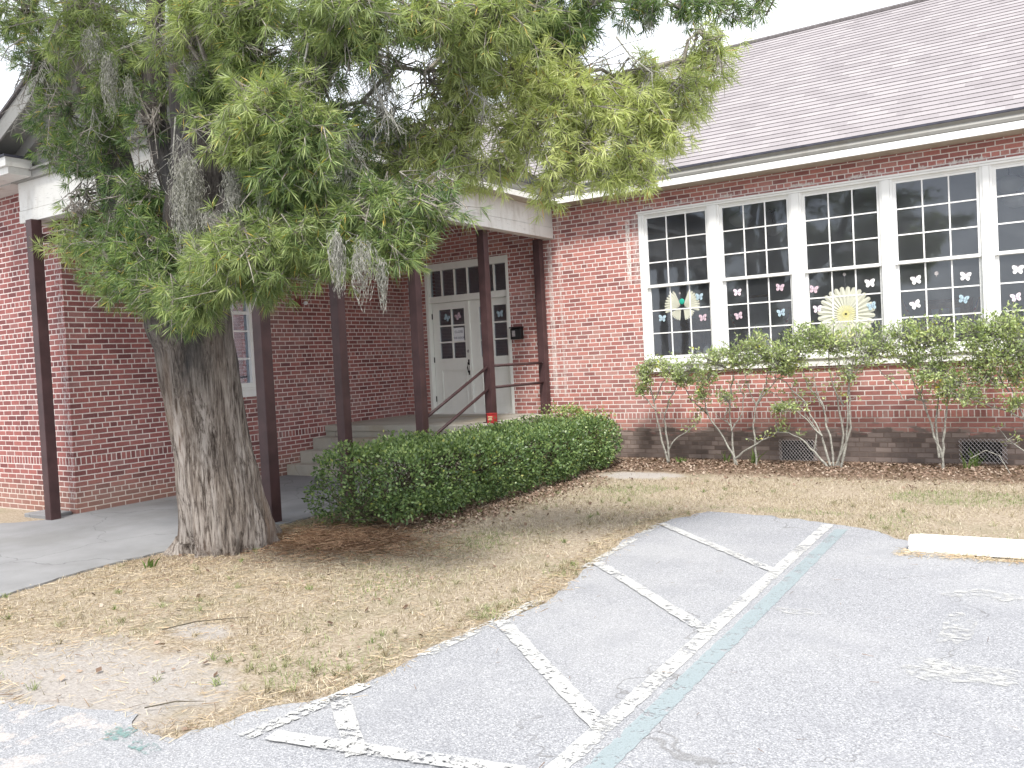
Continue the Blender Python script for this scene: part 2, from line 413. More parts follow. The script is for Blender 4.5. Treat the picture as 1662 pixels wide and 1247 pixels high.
def ground_material():
    t = NT('dry_lawn_and_leaf_litter'); p = t.pos(); x, y, z = t.xyz(p)
    n = t.noise(p, 30, 6, .7); fib = t.noise(t.mapv(p, (1, 3.5, 1), rot=(0, 0, .5)), 45, 4, .7)
    c = t.ramp(t.math('ADD', t.math('MULTIPLY', n, .5), t.math('MULTIPLY', fib, .5)), [(.36, (.12, .095, .065)), (.46, (.31, .255, .185)), (.55, (.42, .355, .285)), (.66, (.57, .50, .40))])
    gr = t.math('MULTIPLY', t.sstep(t.noise(p, 1.6, 4, .65), .52, .68), .5)
    c = t.mix(gr, c, (.25, .23, .155))
    sandn = t.noise(p, .9, 5, .7)
    def blob(cx, cy, rx, ry, soft=.5):
        a = t.math('POWER', t.math('DIVIDE', t.math('SUBTRACT', x, cx), rx), 2.0); b = t.math('POWER', t.math('DIVIDE', t.math('SUBTRACT', y, cy), ry), 2.0)
        d = t.math('ADD', t.math('SQRT', t.math('ADD', a, b)), t.math('MULTIPLY', t.math('SUBTRACT', t.noise(p, 2.4, 5, .7), .5), 1.3))
        return t.math('SUBTRACT', 1.0, t.sstep(d, 1 - soft, 1.0))
    sand = t.ramp(t.noise(p, 50, 4), [(.3, (.33, .305, .29)), (.7, (.48, .45, .43))])
    sm = t.math('MAXIMUM', blob(-4.75, 2.65, 1.45, .72), blob(-5.0, 10.75, .75, .4))
    sm = t.math('MAXIMUM', sm, blob(-4.85, 3.55, .35, .2)); sm = t.math('MAXIMUM', sm, t.math('MULTIPLY', blob(-6.6, 2.4, 1.2, .6), .8))
    c = t.mix(t.math('MULTIPLY', sm, .9), c, sand)
    mul = t.ramp(t.noise(p, 35, 5, .75), [(.3, (.06, .038, .026)), (.5, (.16, .105, .075)), (.7, (.30, .21, .155))])
    mm = t.sstep(t.math('ADD', y, t.math('MULTIPLY', t.math('SUBTRACT', t.noise(p, 2.0, 4), .5), 1.0)), 10.75, 11.35)
    mm = t.math('MAXIMUM', mm, blob(-6.3, 8.8, 1.15, 4.2, .4)); mm = t.math('MAXIMUM', mm, blob(-6.1, 6.0, .75, .5, .6)); mm = t.math('MAXIMUM', mm, t.math('MULTIPLY', blob(-7.0, 5.2, 1.1, .9), .6))
    mm = t.math('MULTIPLY', mm, t.math('SUBTRACT', 1.0, t.math('MULTIPLY', blob(-5.0, 10.75, .75, .4), .9)))
    c = t.mix(t.math('MULTIPLY', mm, .85), c, mul)
    return t.done(t.bsdf(c, .95, t.bump(t.math('ADD', n, fib), .02, .8), .1))
M_['ground'] = ground_material()

def leaf_material(name, stops, tint=None, rough=.5, trans=.35, spec=.4):
    t = NT(name)
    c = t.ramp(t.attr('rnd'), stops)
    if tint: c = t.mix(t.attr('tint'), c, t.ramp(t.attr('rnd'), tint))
    b = t.bsdf(c, rough, None, spec)
    tl = t.n('ShaderNodeBsdfTranslucent'); t.put(tl.inputs[0], t.mix(1.0, c, (1.25, 1.35, .7), 'MULTIPLY'))
    ms = t.n('ShaderNodeMixShader'); ms.inputs[0].default_value = trans
    t.t.links.new(b, ms.inputs[1]); t.t.links.new(tl.outputs[0], ms.inputs[2])
    return t.done(ms.outputs[0])
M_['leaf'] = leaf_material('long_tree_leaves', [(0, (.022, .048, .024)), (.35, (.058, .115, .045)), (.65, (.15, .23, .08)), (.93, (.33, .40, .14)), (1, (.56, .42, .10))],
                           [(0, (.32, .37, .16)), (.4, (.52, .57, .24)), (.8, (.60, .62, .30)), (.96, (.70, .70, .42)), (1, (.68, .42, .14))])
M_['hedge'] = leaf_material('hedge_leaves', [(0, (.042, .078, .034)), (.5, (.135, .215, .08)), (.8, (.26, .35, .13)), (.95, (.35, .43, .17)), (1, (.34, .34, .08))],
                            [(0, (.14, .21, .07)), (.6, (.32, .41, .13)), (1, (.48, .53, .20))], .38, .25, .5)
M_['shrubleaf'] = leaf_material('shrub_leaves', [(0, (.16, .21, .10)), (.5, (.34, .42, .19)), (.85, (.54, .60, .29)), (.96, (.66, .66, .30)), (1, (.55, .50, .06))],
                                None, .45, .3, .4)
M_['straw'] = leaf_material('dry_straw', [(0, (.13, .085, .06)), (.3, (.31, .23, .155)), (.6, (.46, .37, .255)), (.85, (.60, .51, .39)), (1, (.56, .33, .19))], None, .8, .2, .2)
M_['rust'] = leaf_material('rusty_needles', [(0, (.08, .042, .028)), (.5, (.22, .125, .075)), (1, (.42, .29, .19))], None, .8, .15, .2)
M_['blade'] = leaf_material('lawn_blades', [(0, (.075, .06, .038)), (.3, (.30, .245, .165)), (.6, (.44, .37, .29)), (1, (.64, .575, .48))], [(0, (.07, .13, .03)), (1, (.20, .28, .08))], .8, .25, .2)
M_['litter'] = leaf_material('fallen_leaves', [(0, (.08, .05, .035)), (.4, (.18, .12, .09)), (.8, (.30, .22, .17)), (1, (.44, .37, .31))], None, .8, .1, .2)
M_['moss'] = leaf_material('spanish_moss', [(0, (.12, .12, .11)), (.5, (.27, .265, .245)), (1, (.42, .41, .385))], None, .9, .2, .1)

def bark_material():
    t = NT('stringy_bark'); p = t.pos()
    st = t.noise(t.mapv(p, (1, 1, .055)), 55, 8, .78, .5); st2 = t.noise(t.mapv(p, (1, 1, .11)), 16, 7, .75, .8)
    f = t.math('ADD', t.math('MULTIPLY', st, .55), t.math('MULTIPLY', st2, .45))
    c = t.ramp(f, [(.38, (.022, .018, .016)), (.45, (.095, .078, .068)), (.51, (.21, .178, .155)), (.57, (.32, .285, .255)), (.68, (.42, .385, .355))])
    x, y, z = t.xyz(p)
    warm = t.sstep(t.noise(t.mapv(p, (1, 1, .2)), 3.1, 4), .5, .66)
    c = t.mix(t.math('MULTIPLY', warm, .45), c, (.24, .165, .12))
    lich = t.math('MULTIPLY', t.sstep(t.noise(t.mapv(p, (1, 1, .35)), 2.0, 4), .46, .62), .75)
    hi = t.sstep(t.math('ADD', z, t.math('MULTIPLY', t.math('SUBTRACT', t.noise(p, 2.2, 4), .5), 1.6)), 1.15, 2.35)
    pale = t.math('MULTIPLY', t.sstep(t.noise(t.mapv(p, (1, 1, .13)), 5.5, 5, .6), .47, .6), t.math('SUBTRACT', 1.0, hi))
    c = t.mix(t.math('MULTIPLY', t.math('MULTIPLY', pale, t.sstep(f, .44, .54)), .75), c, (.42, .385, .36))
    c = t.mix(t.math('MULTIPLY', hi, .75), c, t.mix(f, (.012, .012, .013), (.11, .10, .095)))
    c = t.mix(t.math('MULTIPLY', lich, t.fmix(hi, .25, 1.0)), c, (.05, .052, .055))
    nm = t.bump(f, .035, 1.0)
    return t.done(t.bsdf(c, .95, nm, .1))
M_['bark'] = bark_material()
M_['barkdark'] = None
def limb_material(name, a, b):
    t = NT(name); p = t.pos()
    c = t.ramp(t.noise(p, 24, 5, .7), [(.35, a), (.65, b)])
    c = t.mix(t.math('MULTIPLY', t.sstep(t.noise(p, 60, 3), .55, .65), .6), c, tuple(q * .45 for q in a))
    return t.done(t.bsdf(c, .9, t.bump(t.noise(p, 90, 3), .004), .15))
M_['barkdark'] = limb_material('dark_limb_bark', (.03, .027, .027), (.085, .075, .07))
M_['limb'] = limb_material('grey_limb_bark', (.16, .14, .125), (.34, .315, .285))
M_['stem'] = limb_material('lichen_stem_bark', (.19, .18, .165), (.38, .375, .335))
M_['hstem'] = limb_material('hedge_stem_bark', (.055, .048, .035), (.11, .095, .07))

# ------------------------------------------------------------------ ground, asphalt, walkway
YA, XB, YC = 12.58, -10.52, 6.05

def pip(pts, poly):
    x, y = pts[:, 0], pts[:, 1]; ins = np.zeros(len(pts), bool); n = len(poly)
    for i in range(n):
        x1, y1 = poly[i]; x2, y2 = poly[(i + 1) % n]
        c = ((y1 > y) != (y2 > y)) & (x < (x2 - x1) * (y - y1) / (y2 - y1 + 1e-12) + x1)
        ins ^= c
    return ins

def rough_line(pts, step=.07, amp=.035, seed=1):
    r = np.random.default_rng(seed); out = []; o = 0
    for a, b in zip(pts[:-1], pts[1:]):
        a = np.array(a); b = np.array(b); L = np.linalg.norm(b - a); n = max(1, int(L / step)); nrm = np.array([-(b - a)[1], (b - a)[0]]) / L
        for k in range(n):
            o = o * .72 + r.normal(0, amp * .6)
            out.append(tuple(a + (b - a) * k / n + nrm * o))
    out.append(tuple(pts[-1])); return out

mb = MB(); mb.add([(-400, -400, -.004), (400, -400, -.004), (400, 600, -.004), (-400, 600, -.004)], [(0, 1, 2, 3)])
tag(mb.build('lawn_ground', M_['ground']), 'dry tan lawn with bare sandy patches and leaf litter in front of the school', 'ground', kind='structure')

edge = rough_line([(-5.6, 2.05), (-4.8, 2.27), (-4.1, 2.50), (-3.52, 2.42), (-3.42, 2.73), (-3.22, 3.15), (-3.2, 3.46), (-3.2, 3.9), (-3.14, 4.46), (-3.08, 4.8), (-3.11, 5.2),
                   (-3.26, 6.09), (-3.40, 6.88), (-3.42, 7.75), (-3.20, 8.48), (-2.54, 8.42), (-1.92, 8.24), (-1.46, 8.02), (-1.10, 7.60), (-.8, 7.24), (0, 7.2), (1.2, 7.25), (4, 7.3)])
asph_poly = edge + [(60, 7.4), (60, -60), (-60, -60), (-60, -.5), (-14, .6), (-7.6, 1.5)]
mb = MB(); mb.add([(x, y, .004) for x, y in asph_poly], [list(range(len(asph_poly)))])
tag(mb.build('asphalt_pavement', M_['asphalt']), 'sun bleached grey asphalt parking area with cracks', 'pavement', kind='structure')

wedge = rough_line([(-7.05, 1.9), (-7.14, 3.44), (-7.32, 4.31), (-7.33, 5.2), (-7.25, 6.2), (-7.28, 7.0), (-7.3, 9.52)], .08, .02, 3)
walk_poly = wedge + [(XB, 9.52), (XB, 5.62)] + rough_line([(XB, 5.6), (-10.9, 5.25), (-13, 4.6), (-24, 4.2)], .1, .03, 4) + [(-24, .2), (-9, 1.6)]
mb = MB(); mb.poly_extrude(walk_poly, -.08, .014)
tag(mb.build('concrete_walkway', M_['walk']), 'grey concrete walkway leading under the porch to the steps', 'walkway', kind='structure')
mb = MB(); mb.box(-11.15, -10.62, 5.72, 6.04, -.02, .045, ch=.012)
tag(mb.build('splash_slab', M_['walk']), 'small flat concrete slab at the foot of the left brick wall behind the leftmost post', 'slab')

def strip(a, b, wd, name, mat, label, z=.008, n=30, seed=0, grp=None):
    r = np.random.default_rng(seed); a = np.array(a, float); b = np.array(b, float); d = b - a; L = np.linalg.norm(d); nr = np.array([-d[1], d[0]]) / L
    V = []; F = []; n = max(6, int(L / .05))
    for k in range(n + 1):
        p = a + d * k / n
        for s in (-1, 1): V.append((*(p + nr * s * (wd / 2 + r.normal(0, .003))), z))
    for k in range(n): F.append((2 * k, 2 * k + 2, 2 * k + 3, 2 * k + 1))
    o = MB().add(V, F).build(name, mat)
    tag(o, label, 'painted line', grp, 'structure'); return o

G = 'white painted lines of the striped aisle'
strip((-1.80, 3.05), (-1.93, 8.16), .098, 'painted_line', M_['pwhite'], 'long worn white line running beside the blue line', seed=1, grp=G)
strip((-1.62, 2.0), (-1.655, 3.3), .108, 'painted_line', M_['pblue'], 'near end of the faded blue accessible bay line', .008, seed=2, grp='blue parking line')
strip((-1.655, 3.3), (-1.775, 7.98), .108, 'painted_line', M_['pblue'], 'faded light blue line beside the long white line', .008, seed=2, grp='blue parking line')
strip((-1.78, 2.1), (-1.80, 3.05), .095, 'painted_line', M_['pwhite'], 'near broken end of the long white line', .008, seed=3, grp=G)
strip((-3.37, 7.70), (-1.88, 6.315), .085, 'painted_line', M_['pwhite'], 'farthest diagonal white stripe across the aisle', .012, seed=4, grp=G)
strip((-3.24, 6.10), (-1.85, 4.82), .095, 'painted_line', M_['pwhite'], 'middle diagonal white stripe across the aisle', .012, seed=5, grp=G)
strip((-3.10, 4.50), (-1.80, 3.36), .10, 'painted_line', M_['pwhite'], 'nearest full diagonal white stripe across the aisle', .012, seed=6, grp=G)
strip((-3.16, 3.11), (-2.62, 2.66), .10, 'painted_line', M_['pwhite'], 'short diagonal white stripe in the near corner of the aisle', .012, seed=7, grp=G)
strip((-3.22, 2.56), (-3.15, 3.3), .095, 'painted_line', M_['pwhite2'], 'worn white boundary line beside the straw edge', .012, seed=8, grp=G)
strip((-3.16, 3.75), (-3.12, 5.0), .09, 'painted_line', M_['pwhite2'], 'broken white boundary line along the lawn edge', .008, seed=9, grp=G)
strip((-3.26, 5.9), (-3.40, 7.75), .08, 'painted_line', M_['pwhite2'], 'far broken part of the white boundary line by the lawn', .008, seed=10, grp=G)
strip((-3.12, 2.63), (-1.9, 2.85), .10, 'painted_line', M_['pwhite'], 'white line closing the near end of the striped aisle', .016, seed=11, grp=G)

def smudge(name, cx, cy, rx, ry, mat, label, z=.009, seed=1, rot=0):
    r = np.random.default_rng(seed); n = 48; ph = r.uniform(0, 6.28, 6)
    V = [(cx, cy, z)]
    for k in range(n):
        q = 2 * math.pi * k / n; s = 1 + sum(.13 / (j + 1) ** .5 * math.sin((j + 2) * q + ph[j]) for j in range(6))
        u, v = rx * s * math.cos(q), ry * s * math.sin(q)
        V.append((cx + u * math.cos(rot) - v * math.sin(rot), cy + u * math.sin(rot) + v * math.cos(rot), z))
    o = MB().add(V, [(0, 1 + k, 1 + (k + 1) % n) for k in range(n)]).build(name, mat)
    return tag(o, label, 'paint mark', kind='structure')
smudge('paint_mark', -.60, 5.45, .08, .34, M_['pfaint'], 'upper faded white remnant of a painted bay symbol', seed=2)
smudge('paint_mark', -.50, 4.72, .30, .16, M_['pfaint'], 'lower faded white remnant of a painted bay symbol', seed=3)
smudge('paint_mark', -.52, 6.2, .22, .12, M_['pfaint'], 'far faded white remnant of a painted bay symbol', seed=4)
smudge('paint_mark', -1.48, 5.42, .16, .06, M_['pfaint'], 'small white paint blot right of the blue line', seed=5)
smudge('paint_mark', -.18, 5.3, .07, .42, M_['pfaint'], 'right hand faded arc of a painted bay symbol', seed=8)
smudge('paint_mark', -3.80, 2.32, .10, .07, M_['pgreen'], 'left teal green utility paint mark near the sand', seed=6)
smudge('paint_mark', -3.56, 2.29, .11, .05, M_['pgreen'], 'right teal green utility paint mark near the straw', seed=7)

mb = MB()
prof = [(-.075, .0), (-.07, .05), (-.045, .115), (.045, .115), (.07, .05), (.075, .0)]
xs = np.linspace(-1.13, .72, 24); V = []; F = []
for i, x_ in enumerate(xs):
    s = .93 if i in (0, len(xs) - 1) else 1
    for (a, b) in prof: V.append((x_ + rng.normal(0, .001), 7.40 + a * s * 1.15 + (x_ + 1.1) * .01 + rng.normal(0, .0012), .005 + b * s))
for i in range(len(xs) - 1):
    for k in range(5): F.append((i * 6 + k, (i + 1) * 6 + k, (i + 1) * 6 + k + 1, i * 6 + k + 1))
F += [[0, 1, 2, 3, 4, 5], [(len(xs) - 1) * 6 + k for k in range(6)][::-1]]
mb.add(V, F)
tag(mb.build('wheel_stop', M_['stop']), 'white painted concrete wheel stop lying at the edge of the lawn', 'wheel stop')

# ------------------------------------------------------------------ the school building
bld = thing('school_building', 'red brick school with grey shingle roof, white trim and a covered porch', 'school building', (-3, 12.58, 0))

def wall_holes(axis, const, u0, u1, z0, z1, holes, thick, name, mat, flip=False):
    """wall in plane axis=const with rectangular holes, real thickness behind it"""
    us = sorted({u0, u1, *[h[0] for h in holes], *[h[1] for h in holes]}); zs = sorted({z0, z1, *[h[2] for h in holes], *[h[3] for h in holes]})
    mb = MB()
    def P(u, d, z): return (u, const + d, z) if axis == 'y' else (const - d, u, z)
    for i in range(len(us) - 1):
        for j in range(len(zs) - 1):
            cu, cz = (us[i] + us[i + 1]) / 2, (zs[j] + zs[j + 1]) / 2
            if any(h[0] < cu < h[1] and h[2] < cz < h[3] for h in holes): continue
            for d in (0, thick):
                q = [P(us[i], d, zs[j]), P(us[i + 1], d, zs[j]), P(us[i + 1], d, zs[j + 1]), P(us[i], d, zs[j + 1])]
                mb.add(q, [(0, 1, 2, 3)])
    for h in holes:
        a, b, c, d_ = h
        for (p, q) in (((a, c), (b, c)), ((b, c), (b, d_)), ((b, d_), (a, d_)), ((a, d_), (a, c))):
            mb.add([P(p[0], 0, p[1]), P(q[0], 0, q[1]), P(q[0], thick, q[1]), P(p[0], thick, p[1])], [(0, 1, 2, 3)])
    return mb.build(name, mat, bld)

WX = [(-5.53, -4.59), (-4.32, -3.38), (-3.12, -2.18), (-1.93, -.99), (-.76, .18), (.41, 1.35), (1.6, 2.54), (2.78, 3.72)]
DX0, DX1, DZ1 = -9.98, -8.14, 3.475
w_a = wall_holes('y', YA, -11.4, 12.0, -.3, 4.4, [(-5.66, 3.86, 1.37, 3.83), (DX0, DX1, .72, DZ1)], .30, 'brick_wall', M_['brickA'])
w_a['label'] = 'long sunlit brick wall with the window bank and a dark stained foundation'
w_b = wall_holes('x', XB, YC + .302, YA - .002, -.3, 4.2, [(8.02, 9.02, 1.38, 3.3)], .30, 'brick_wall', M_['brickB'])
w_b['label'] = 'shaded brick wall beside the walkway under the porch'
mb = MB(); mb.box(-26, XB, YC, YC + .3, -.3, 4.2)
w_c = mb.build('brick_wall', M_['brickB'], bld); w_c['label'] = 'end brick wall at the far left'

# rooms behind the glass
M_['room'] = simple('classroom_wall', (.45, .46, .46), .9, .08, 1.5)
M_['roomfloor'] = simple('classroom_floor', (.12, .10, .08), .6, .2, 2)
M_['roomceil'] = simple('classroom_ceiling', (.5, .5, .5), .9, .05, 1)
mb = MB()
def room(mb, x0, x1, y0, y1, z0, z1):
    mb.add([(x0, y1, z0), (x1, y1, z0), (x1, y1, z1), (x0, y1, z1)], [(0, 1, 2, 3)], 0)
    mb.add([(x0, y0, z0), (x0, y1, z0), (x0, y1, z1), (x0, y0, z1)], [(0, 1, 2, 3)], 0)
    mb.add([(x1, y0, z0), (x1, y1, z0), (x1, y1, z1), (x1, y0, z1)], [(0, 1, 2, 3)], 0)
    mb.add([(x0, y0, z0), (x1, y0, z0), (x1, y1, z0), (x0, y1, z0)], [(0, 1, 2, 3)], 1)
    mb.add([(x0, y0, z1), (x1, y0, z1), (x1, y1, z1), (x0, y1, z1)], [(0, 1, 2, 3)], 2)
room(mb, -7.9, 9.0, 12.89, 19.4, .72, 4.3)
room(mb, -10.9, -7.96, 12.89, 17.5, .71, 4.3)
room(mb, -14.5, -10.83, 6.4, 11.5, .5, 3.9)
mb.build('room_interior', [M_['room'], M_['roomfloor'], M_['roomceil']], bld)

# windows -----------------------------------------------------
def sash(mb, x0, x1, z0, z1, y, cols, rows, st=.042, bar=.018, dep=.035):
    mb.box(x0, x0 + st, y, y + dep, z0, z1); mb.box(x1 - st, x1, y, y + dep, z0, z1)
    mb.box(x0 + st, x1 - st, y + .002, y + dep - .002, z0, z0 + st); mb.box(x0 + st, x1 - st, y + .002, y + dep - .002, z1 - st, z1)
    gx = (x1 - x0 - 2 * st); gz = (z1 - z0 - 2 * st)
    for i in range(1, cols):
        c = x0 + st + gx * i / cols; mb.box(c - bar / 2, c + bar / 2, y + .006, y + dep - .006, z0 + st, z1 - st)
    for j in range(1, rows):
        c = z0 + st + gz * j / rows; mb.box(x0 + st, x1 - st, y + .009, y + dep - .009, c - bar / 2, c + bar / 2)

Z0, ZM, Z1 = 1.555, 2.672, 3.785
for i, (a, b) in enumerate(WX):
    fm = MB()
    x0, x1 = a - .045, b + .045
    fm.box(x0 - .03, x0, YA - .012, YA + .10, Z0, Z1 + .02); fm.box(x1, x1 + .03, YA - .012, YA + .10, Z0, Z1 + .02)
    fm.box(x0, x1, YA + .01, YA + .10, Z1 - .01, Z1 + .02)
    win = fm.build('window', M_['white'], bld)
    win['label'] = ['leftmost window with the large paper butterfly', 'second window with the bear figurine', 'third window with the pleated paper sunburst', 'fourth window with the brown board behind it'][i] if i < 4 else 'window of the white bank farther to the right'
    up = MB(); sash(up, x0, x1, ZM - .005, Z1, YA + .02, 3, 3); up.build('upper_sash', M_['white'], win)
    lo = MB(); sash(lo, x0 + .001, x1 - .001, Z0, ZM + .03, YA + .062, 3, 3); lo.build('lower_sash', M_['white'], win)
    g = MB(); g.add([(x0 + .03, YA + .037, ZM), (x1 - .03, YA + .037, ZM), (x1 - .03, YA + .037, Z1 - .02), (x0 + .03, YA + .037, Z1 - .02)], [(0, 1, 2, 3)]); g.add([(x0 + .03, YA + .079, Z0 + .02), (x1 - .03, YA + .079, Z0 + .02), (x1 - .03, YA + .079, ZM + .01), (x0 + .03, YA + .079, ZM + .01)], [(0, 1, 2, 3)])
    g.build('pane', M_['glass'], win)
cs = MB()
edges = [-5.66] + [q for a, b in WX for q in (a - .077, b + .077)] + [3.86]
for k in range(0, len(edges), 2):
    cs.box(edges[k], edges[k + 1], YA - .028, YA + .12, Z0 - .01, 3.80)
    if 0 < k < len(edges) - 2:
        c = (edges[k] + edges[k + 1]) / 2
cs.box(-5.66, 3.86, YA - .03, YA + .12, 3.803, 3.83)
cs.box(-5.68, 3.88, YA - .045, YA - .001, 3.832, 3.858)
cs.box(-5.66, 3.86, YA - .026, YA + .14, 1.372, Z0 - .012)
cs.box(-5.72, 3.92, YA - .075, YA - .028, 1.452, 1.485, ch=.006)
cs.box(-5.745, 3.945, YA - .05, YA - .0275, 1.35, 1.45)
cs.build('window_casing', M_['white'], bld)
# porch side window (in wall B)
fm = MB()
fm.box(XB - .12, XB - .015, 8.02, 8.10, 1.44, 3.3); fm.box(XB - .12, XB - .015, 8.94, 9.02, 1.44, 3.3); fm.box(XB - .12, XB - .017, 8.1, 8.94, 3.22, 3.3); fm.box(XB - .12, XB - .017, 8.1, 8.94, 1.44, 1.51)
fm.box(XB - .10, XB + .03, 7.98, 9.05, 1.405, 1.438); fm.box(XB - .02, XB + .012, 8.0, 9.03, 1.30, 1.404)
for z_ in (1.88, 2.30, 2.86): fm.box(XB - .09, XB - .05, 8.1, 8.94, z_ - .012, z_ + .012)
fm.box(XB - .10, XB - .04, 8.1, 8.94, 2.55, 2.60)
for y_ in (8.38, 8.66): fm.box(XB - .092, XB - .052, y_ - .010, y_ + .010, 1.51, 3.22)
win = fm.build('window', M_['white'], bld); win['label'] = 'side window under the porch partly hidden by the trunk'
g = MB(); g.box(XB - .075, XB - .072, 8.1, 8.94, 1.5, 3.23); g.build('pane', M_['glass'], win)

# doors --------------------------------------------------------
def leaf_of_door(x0, x1, gx0, gx1, label):
    y0, y1 = YA + .10, YA + .145; z0, z1 = .735, 2.755
    d = MB(); gz0, gz1 = 1.735, 2.63; pz0, pz1 = .86, 1.53
    d.box(x0, gx0, y0, y1, z0, z1); d.box(gx1, x1, y0, y1, z0, z1)
    d.box(gx0, gx1, y0, y1, gz1, z1); d.box(gx0, gx1, y0, y1, pz1, gz0); d.box(gx0, gx1, y0, y1, z0, pz0)
    d.box(gx0, gx1, y0 + .016, y1 - .012, pz0, pz1)
    for s in (0, 1):  # raised moulding around the lower panel
        xx = gx0 if s == 0 else gx1 - .014
        d.box(xx, xx + .014, y0 - .006, y0 + .016, pz0, pz1)
    d.box(gx0 + .014, gx1 - .014, y0 - .006, y0 + .016, pz1 - .014, pz1); d.box(gx0 + .014, gx1 - .014, y0 - .006, y0 + .016, pz0, pz0 + .014)
    c = (gx0 + gx1) / 2; d.box(c - .016, c + .016, y0 + .004, y1 - .004, gz0, gz1)
    for k in (1, 2):
        zz = gz0 + (gz1 - gz0) * k / 3; d.box(gx0, gx1, y0 + .007, y1 - .007, zz - .014, zz + .014)
    o = d.build('door', M_['door'], bld); o['label'] = label
    g = MB(); g.box(gx0 - .005, gx1 + .005, y0 + .02, y0 + .024, gz0 - .005, gz1 + .005); g.build('pane', M_['glass'], o)
    return o
dl = leaf_of_door(-9.915, -9.10, -9.77, -9.20, 'left door leaf with the paper notice and the pull handle')
dr = leaf_of_door(-9.075, -8.205, -8.87, -8.29, 'right door leaf behind the maroon post')
mb = MB(); mb.box(-9.10 - .012, -9.10 + .03, YA + .075, YA + .099, .74, 2.755); mb.build('astragal', M_['door'], dr)
mb = MB(); hp = [(-9.135, YA + .10, 1.66), (-9.135, YA + .055, 1.64), (-9.14, YA + .04, 1.56), (-9.135, YA + .055, 1.47), (-9.135, YA + .10, 1.45)]
mb.tube(hp, .011, 8); mb.box(-9.155, -9.115, YA + .09, YA + .099, 1.60, 1.70); mb.box(-9.155, -9.115, YA + .09, YA + .099, 1.42, 1.50); mb.build('door_handle', M_['black'], dl)
mb = MB(); mb.tube([(-9.135, YA + .10, 1.85), (-9.135, YA + .08, 1.85)], .028, 14); mb.build('lock', M_['galv'], dl)
for dd, hx in ((dl, -9.925), (dr, -8.20)):
    for z_ in (2.52, 1.72, 1.0):
        mb = MB(); mb.box(hx - .014, hx + .014, YA + .082, YA + .099, z_ - .05, z_ + .05, ch=.003); mb.build('hinge', M_['black'], dd)
mb = MB()
mb.box(DX0, -9.925, YA - .008, YA + .16, .72, 3.47); mb.box(-8.195, DX1, YA - .008, YA + .16, .72, 3.47)
mb.box(-9.925, -8.195, YA + .02, YA + .16, 3.345, 3.47); mb.box(-9.925, -8.195, YA + .03, YA + .16, 2.76, 2.875)
mb.box(DX0, DX1, YA + .05, YA + .3, .70, .732)
for k in range(7):
    c = -9.925 + 1.73 * k / 6; wd = .03 if k in (0, 6) else .018
    mb.box(max(c - wd, -9.924), min(c + wd, -8.196), YA + .06, YA + .10, 2.876, 3.344)
df = mb.build('door_frame', M_['door'], bld)
g = MB(); g.box(-9.92, -8.2, YA + .075, YA + .078, 2.88, 3.34); g.build('transom_pane', M_['glass'], df)

# foundation vents ---------------------------------------------
for (x0, x1, z0, z1, lb) in ((-3.62, -3.08, .0, .325, 'left foundation vent with diamond mesh'), (-1.29, -.74, .02, .335, 'right foundation vent with diamond mesh')):
    v = MB(); v.box(x0 + .04, x1 - .06, YA - .004, YA + .002, z0 + .02, z1 - .04)  # flat black panel on the wall face, painted in for the unlit opening
    vo = v.build('vent', M_['dark'], bld); vo['label'] = lb
    ms = MB(); n = 12; dx = (x1 - x0) / n; dz = dx * .62; rows = int((z1 - z0) / dz)
    for j in range(rows):
        for i in range(n):
            for (ua, ub) in ((0, .5), (1, .5)) if j % 2 == 0 else ((.5, 0), (.5, 1)):
                a = np.array([x0 + dx * (i + ua), YA - .022, z0 + dz * j])
                b = np.array([x0 + dx * (i + ub), YA - .022, z0 + dz * (j + 1)])
                ms.tube([a, b], .003, 3, cap=False)
    ms.build('mesh_guard', M_['galv'], vo)

# main roof: real overlapping shingle courses --------------------
def shingles(name, x0, x1, y0, z0, slope, expo, n, mats, parent, jag=True):
    mb = MB(); th = math.atan(slope); cy, cz = math.cos(th), math.sin(th); nx = 1
    for k in range(n):
        a = k * expo; b = (k + 1) * expo + .004
        lo = .011; hi = .002
        y_a, z_a = y0 + a * cy, z0 + a * cz; y_b, z_b = y0 + b * cy, z0 + b * cz
        A = (y_a - cz * lo, z_a + cy * lo); B = (y_b - cz * hi, z_b + cy * hi); C = (y_a, z_a)
        j = random.uniform(-.002, .002)
        mb.add([(x0, A[0] + j, A[1]), (x1, A[0] - j, A[1]), (x1, B[0], B[1]), (x0, B[0], B[1])], [(0, 1, 2, 3)], 0)
        mb.add([(x0, C[0] + .002, C[1]), (x1, C[0] + .002, C[1]), (x1, A[0] - j, A[1]), (x0, A[0] + j, A[1])], [(0, 1, 2, 3)], 1)
    return mb
EY, EZ, SL = 12.20, 4.365, .70
nrow = int(math.hypot(16.5 - EY, (16.5 - EY) * SL) / .143) + 1
mb = shingles('roof', -22, 13, EY, EZ, SL, .143, nrow, None, bld)
yr = EY + nrow * .143 * math.cos(math.atan(SL)); zr = EZ + nrow * .143 * math.sin(math.atan(SL))
mb.add([(-22, yr, zr), (13, yr, zr), (13, yr + 4.5, zr - 3.15), (-22, yr + 4.5, zr - 3.15)], [(0, 1, 2, 3)], 0)
rf = mb.build('roof', [M_['shingle'], M_['butt']], bld)
mb = MB(); mb.tube([(-22, yr, zr + .012), (13, yr, zr + .012)], .05, 8); mb.build('ridge_cap', M_['butt'], rf)
mb = MB(); mb.add([(12.98, EY + .1, EZ), (12.98, yr, zr), (12.98, yr + 4.4, zr - 3.1), (12.98, yr + 4.4, 4.2), (12.98, EY + .1, 4.2)], [(0, 1, 2, 3, 4)]); mb.build('gable_wall', M_['trimtan'], bld)
mb = MB()
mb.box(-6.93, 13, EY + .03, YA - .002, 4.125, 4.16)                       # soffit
mb.build('soffit', M_['soffit'], bld)
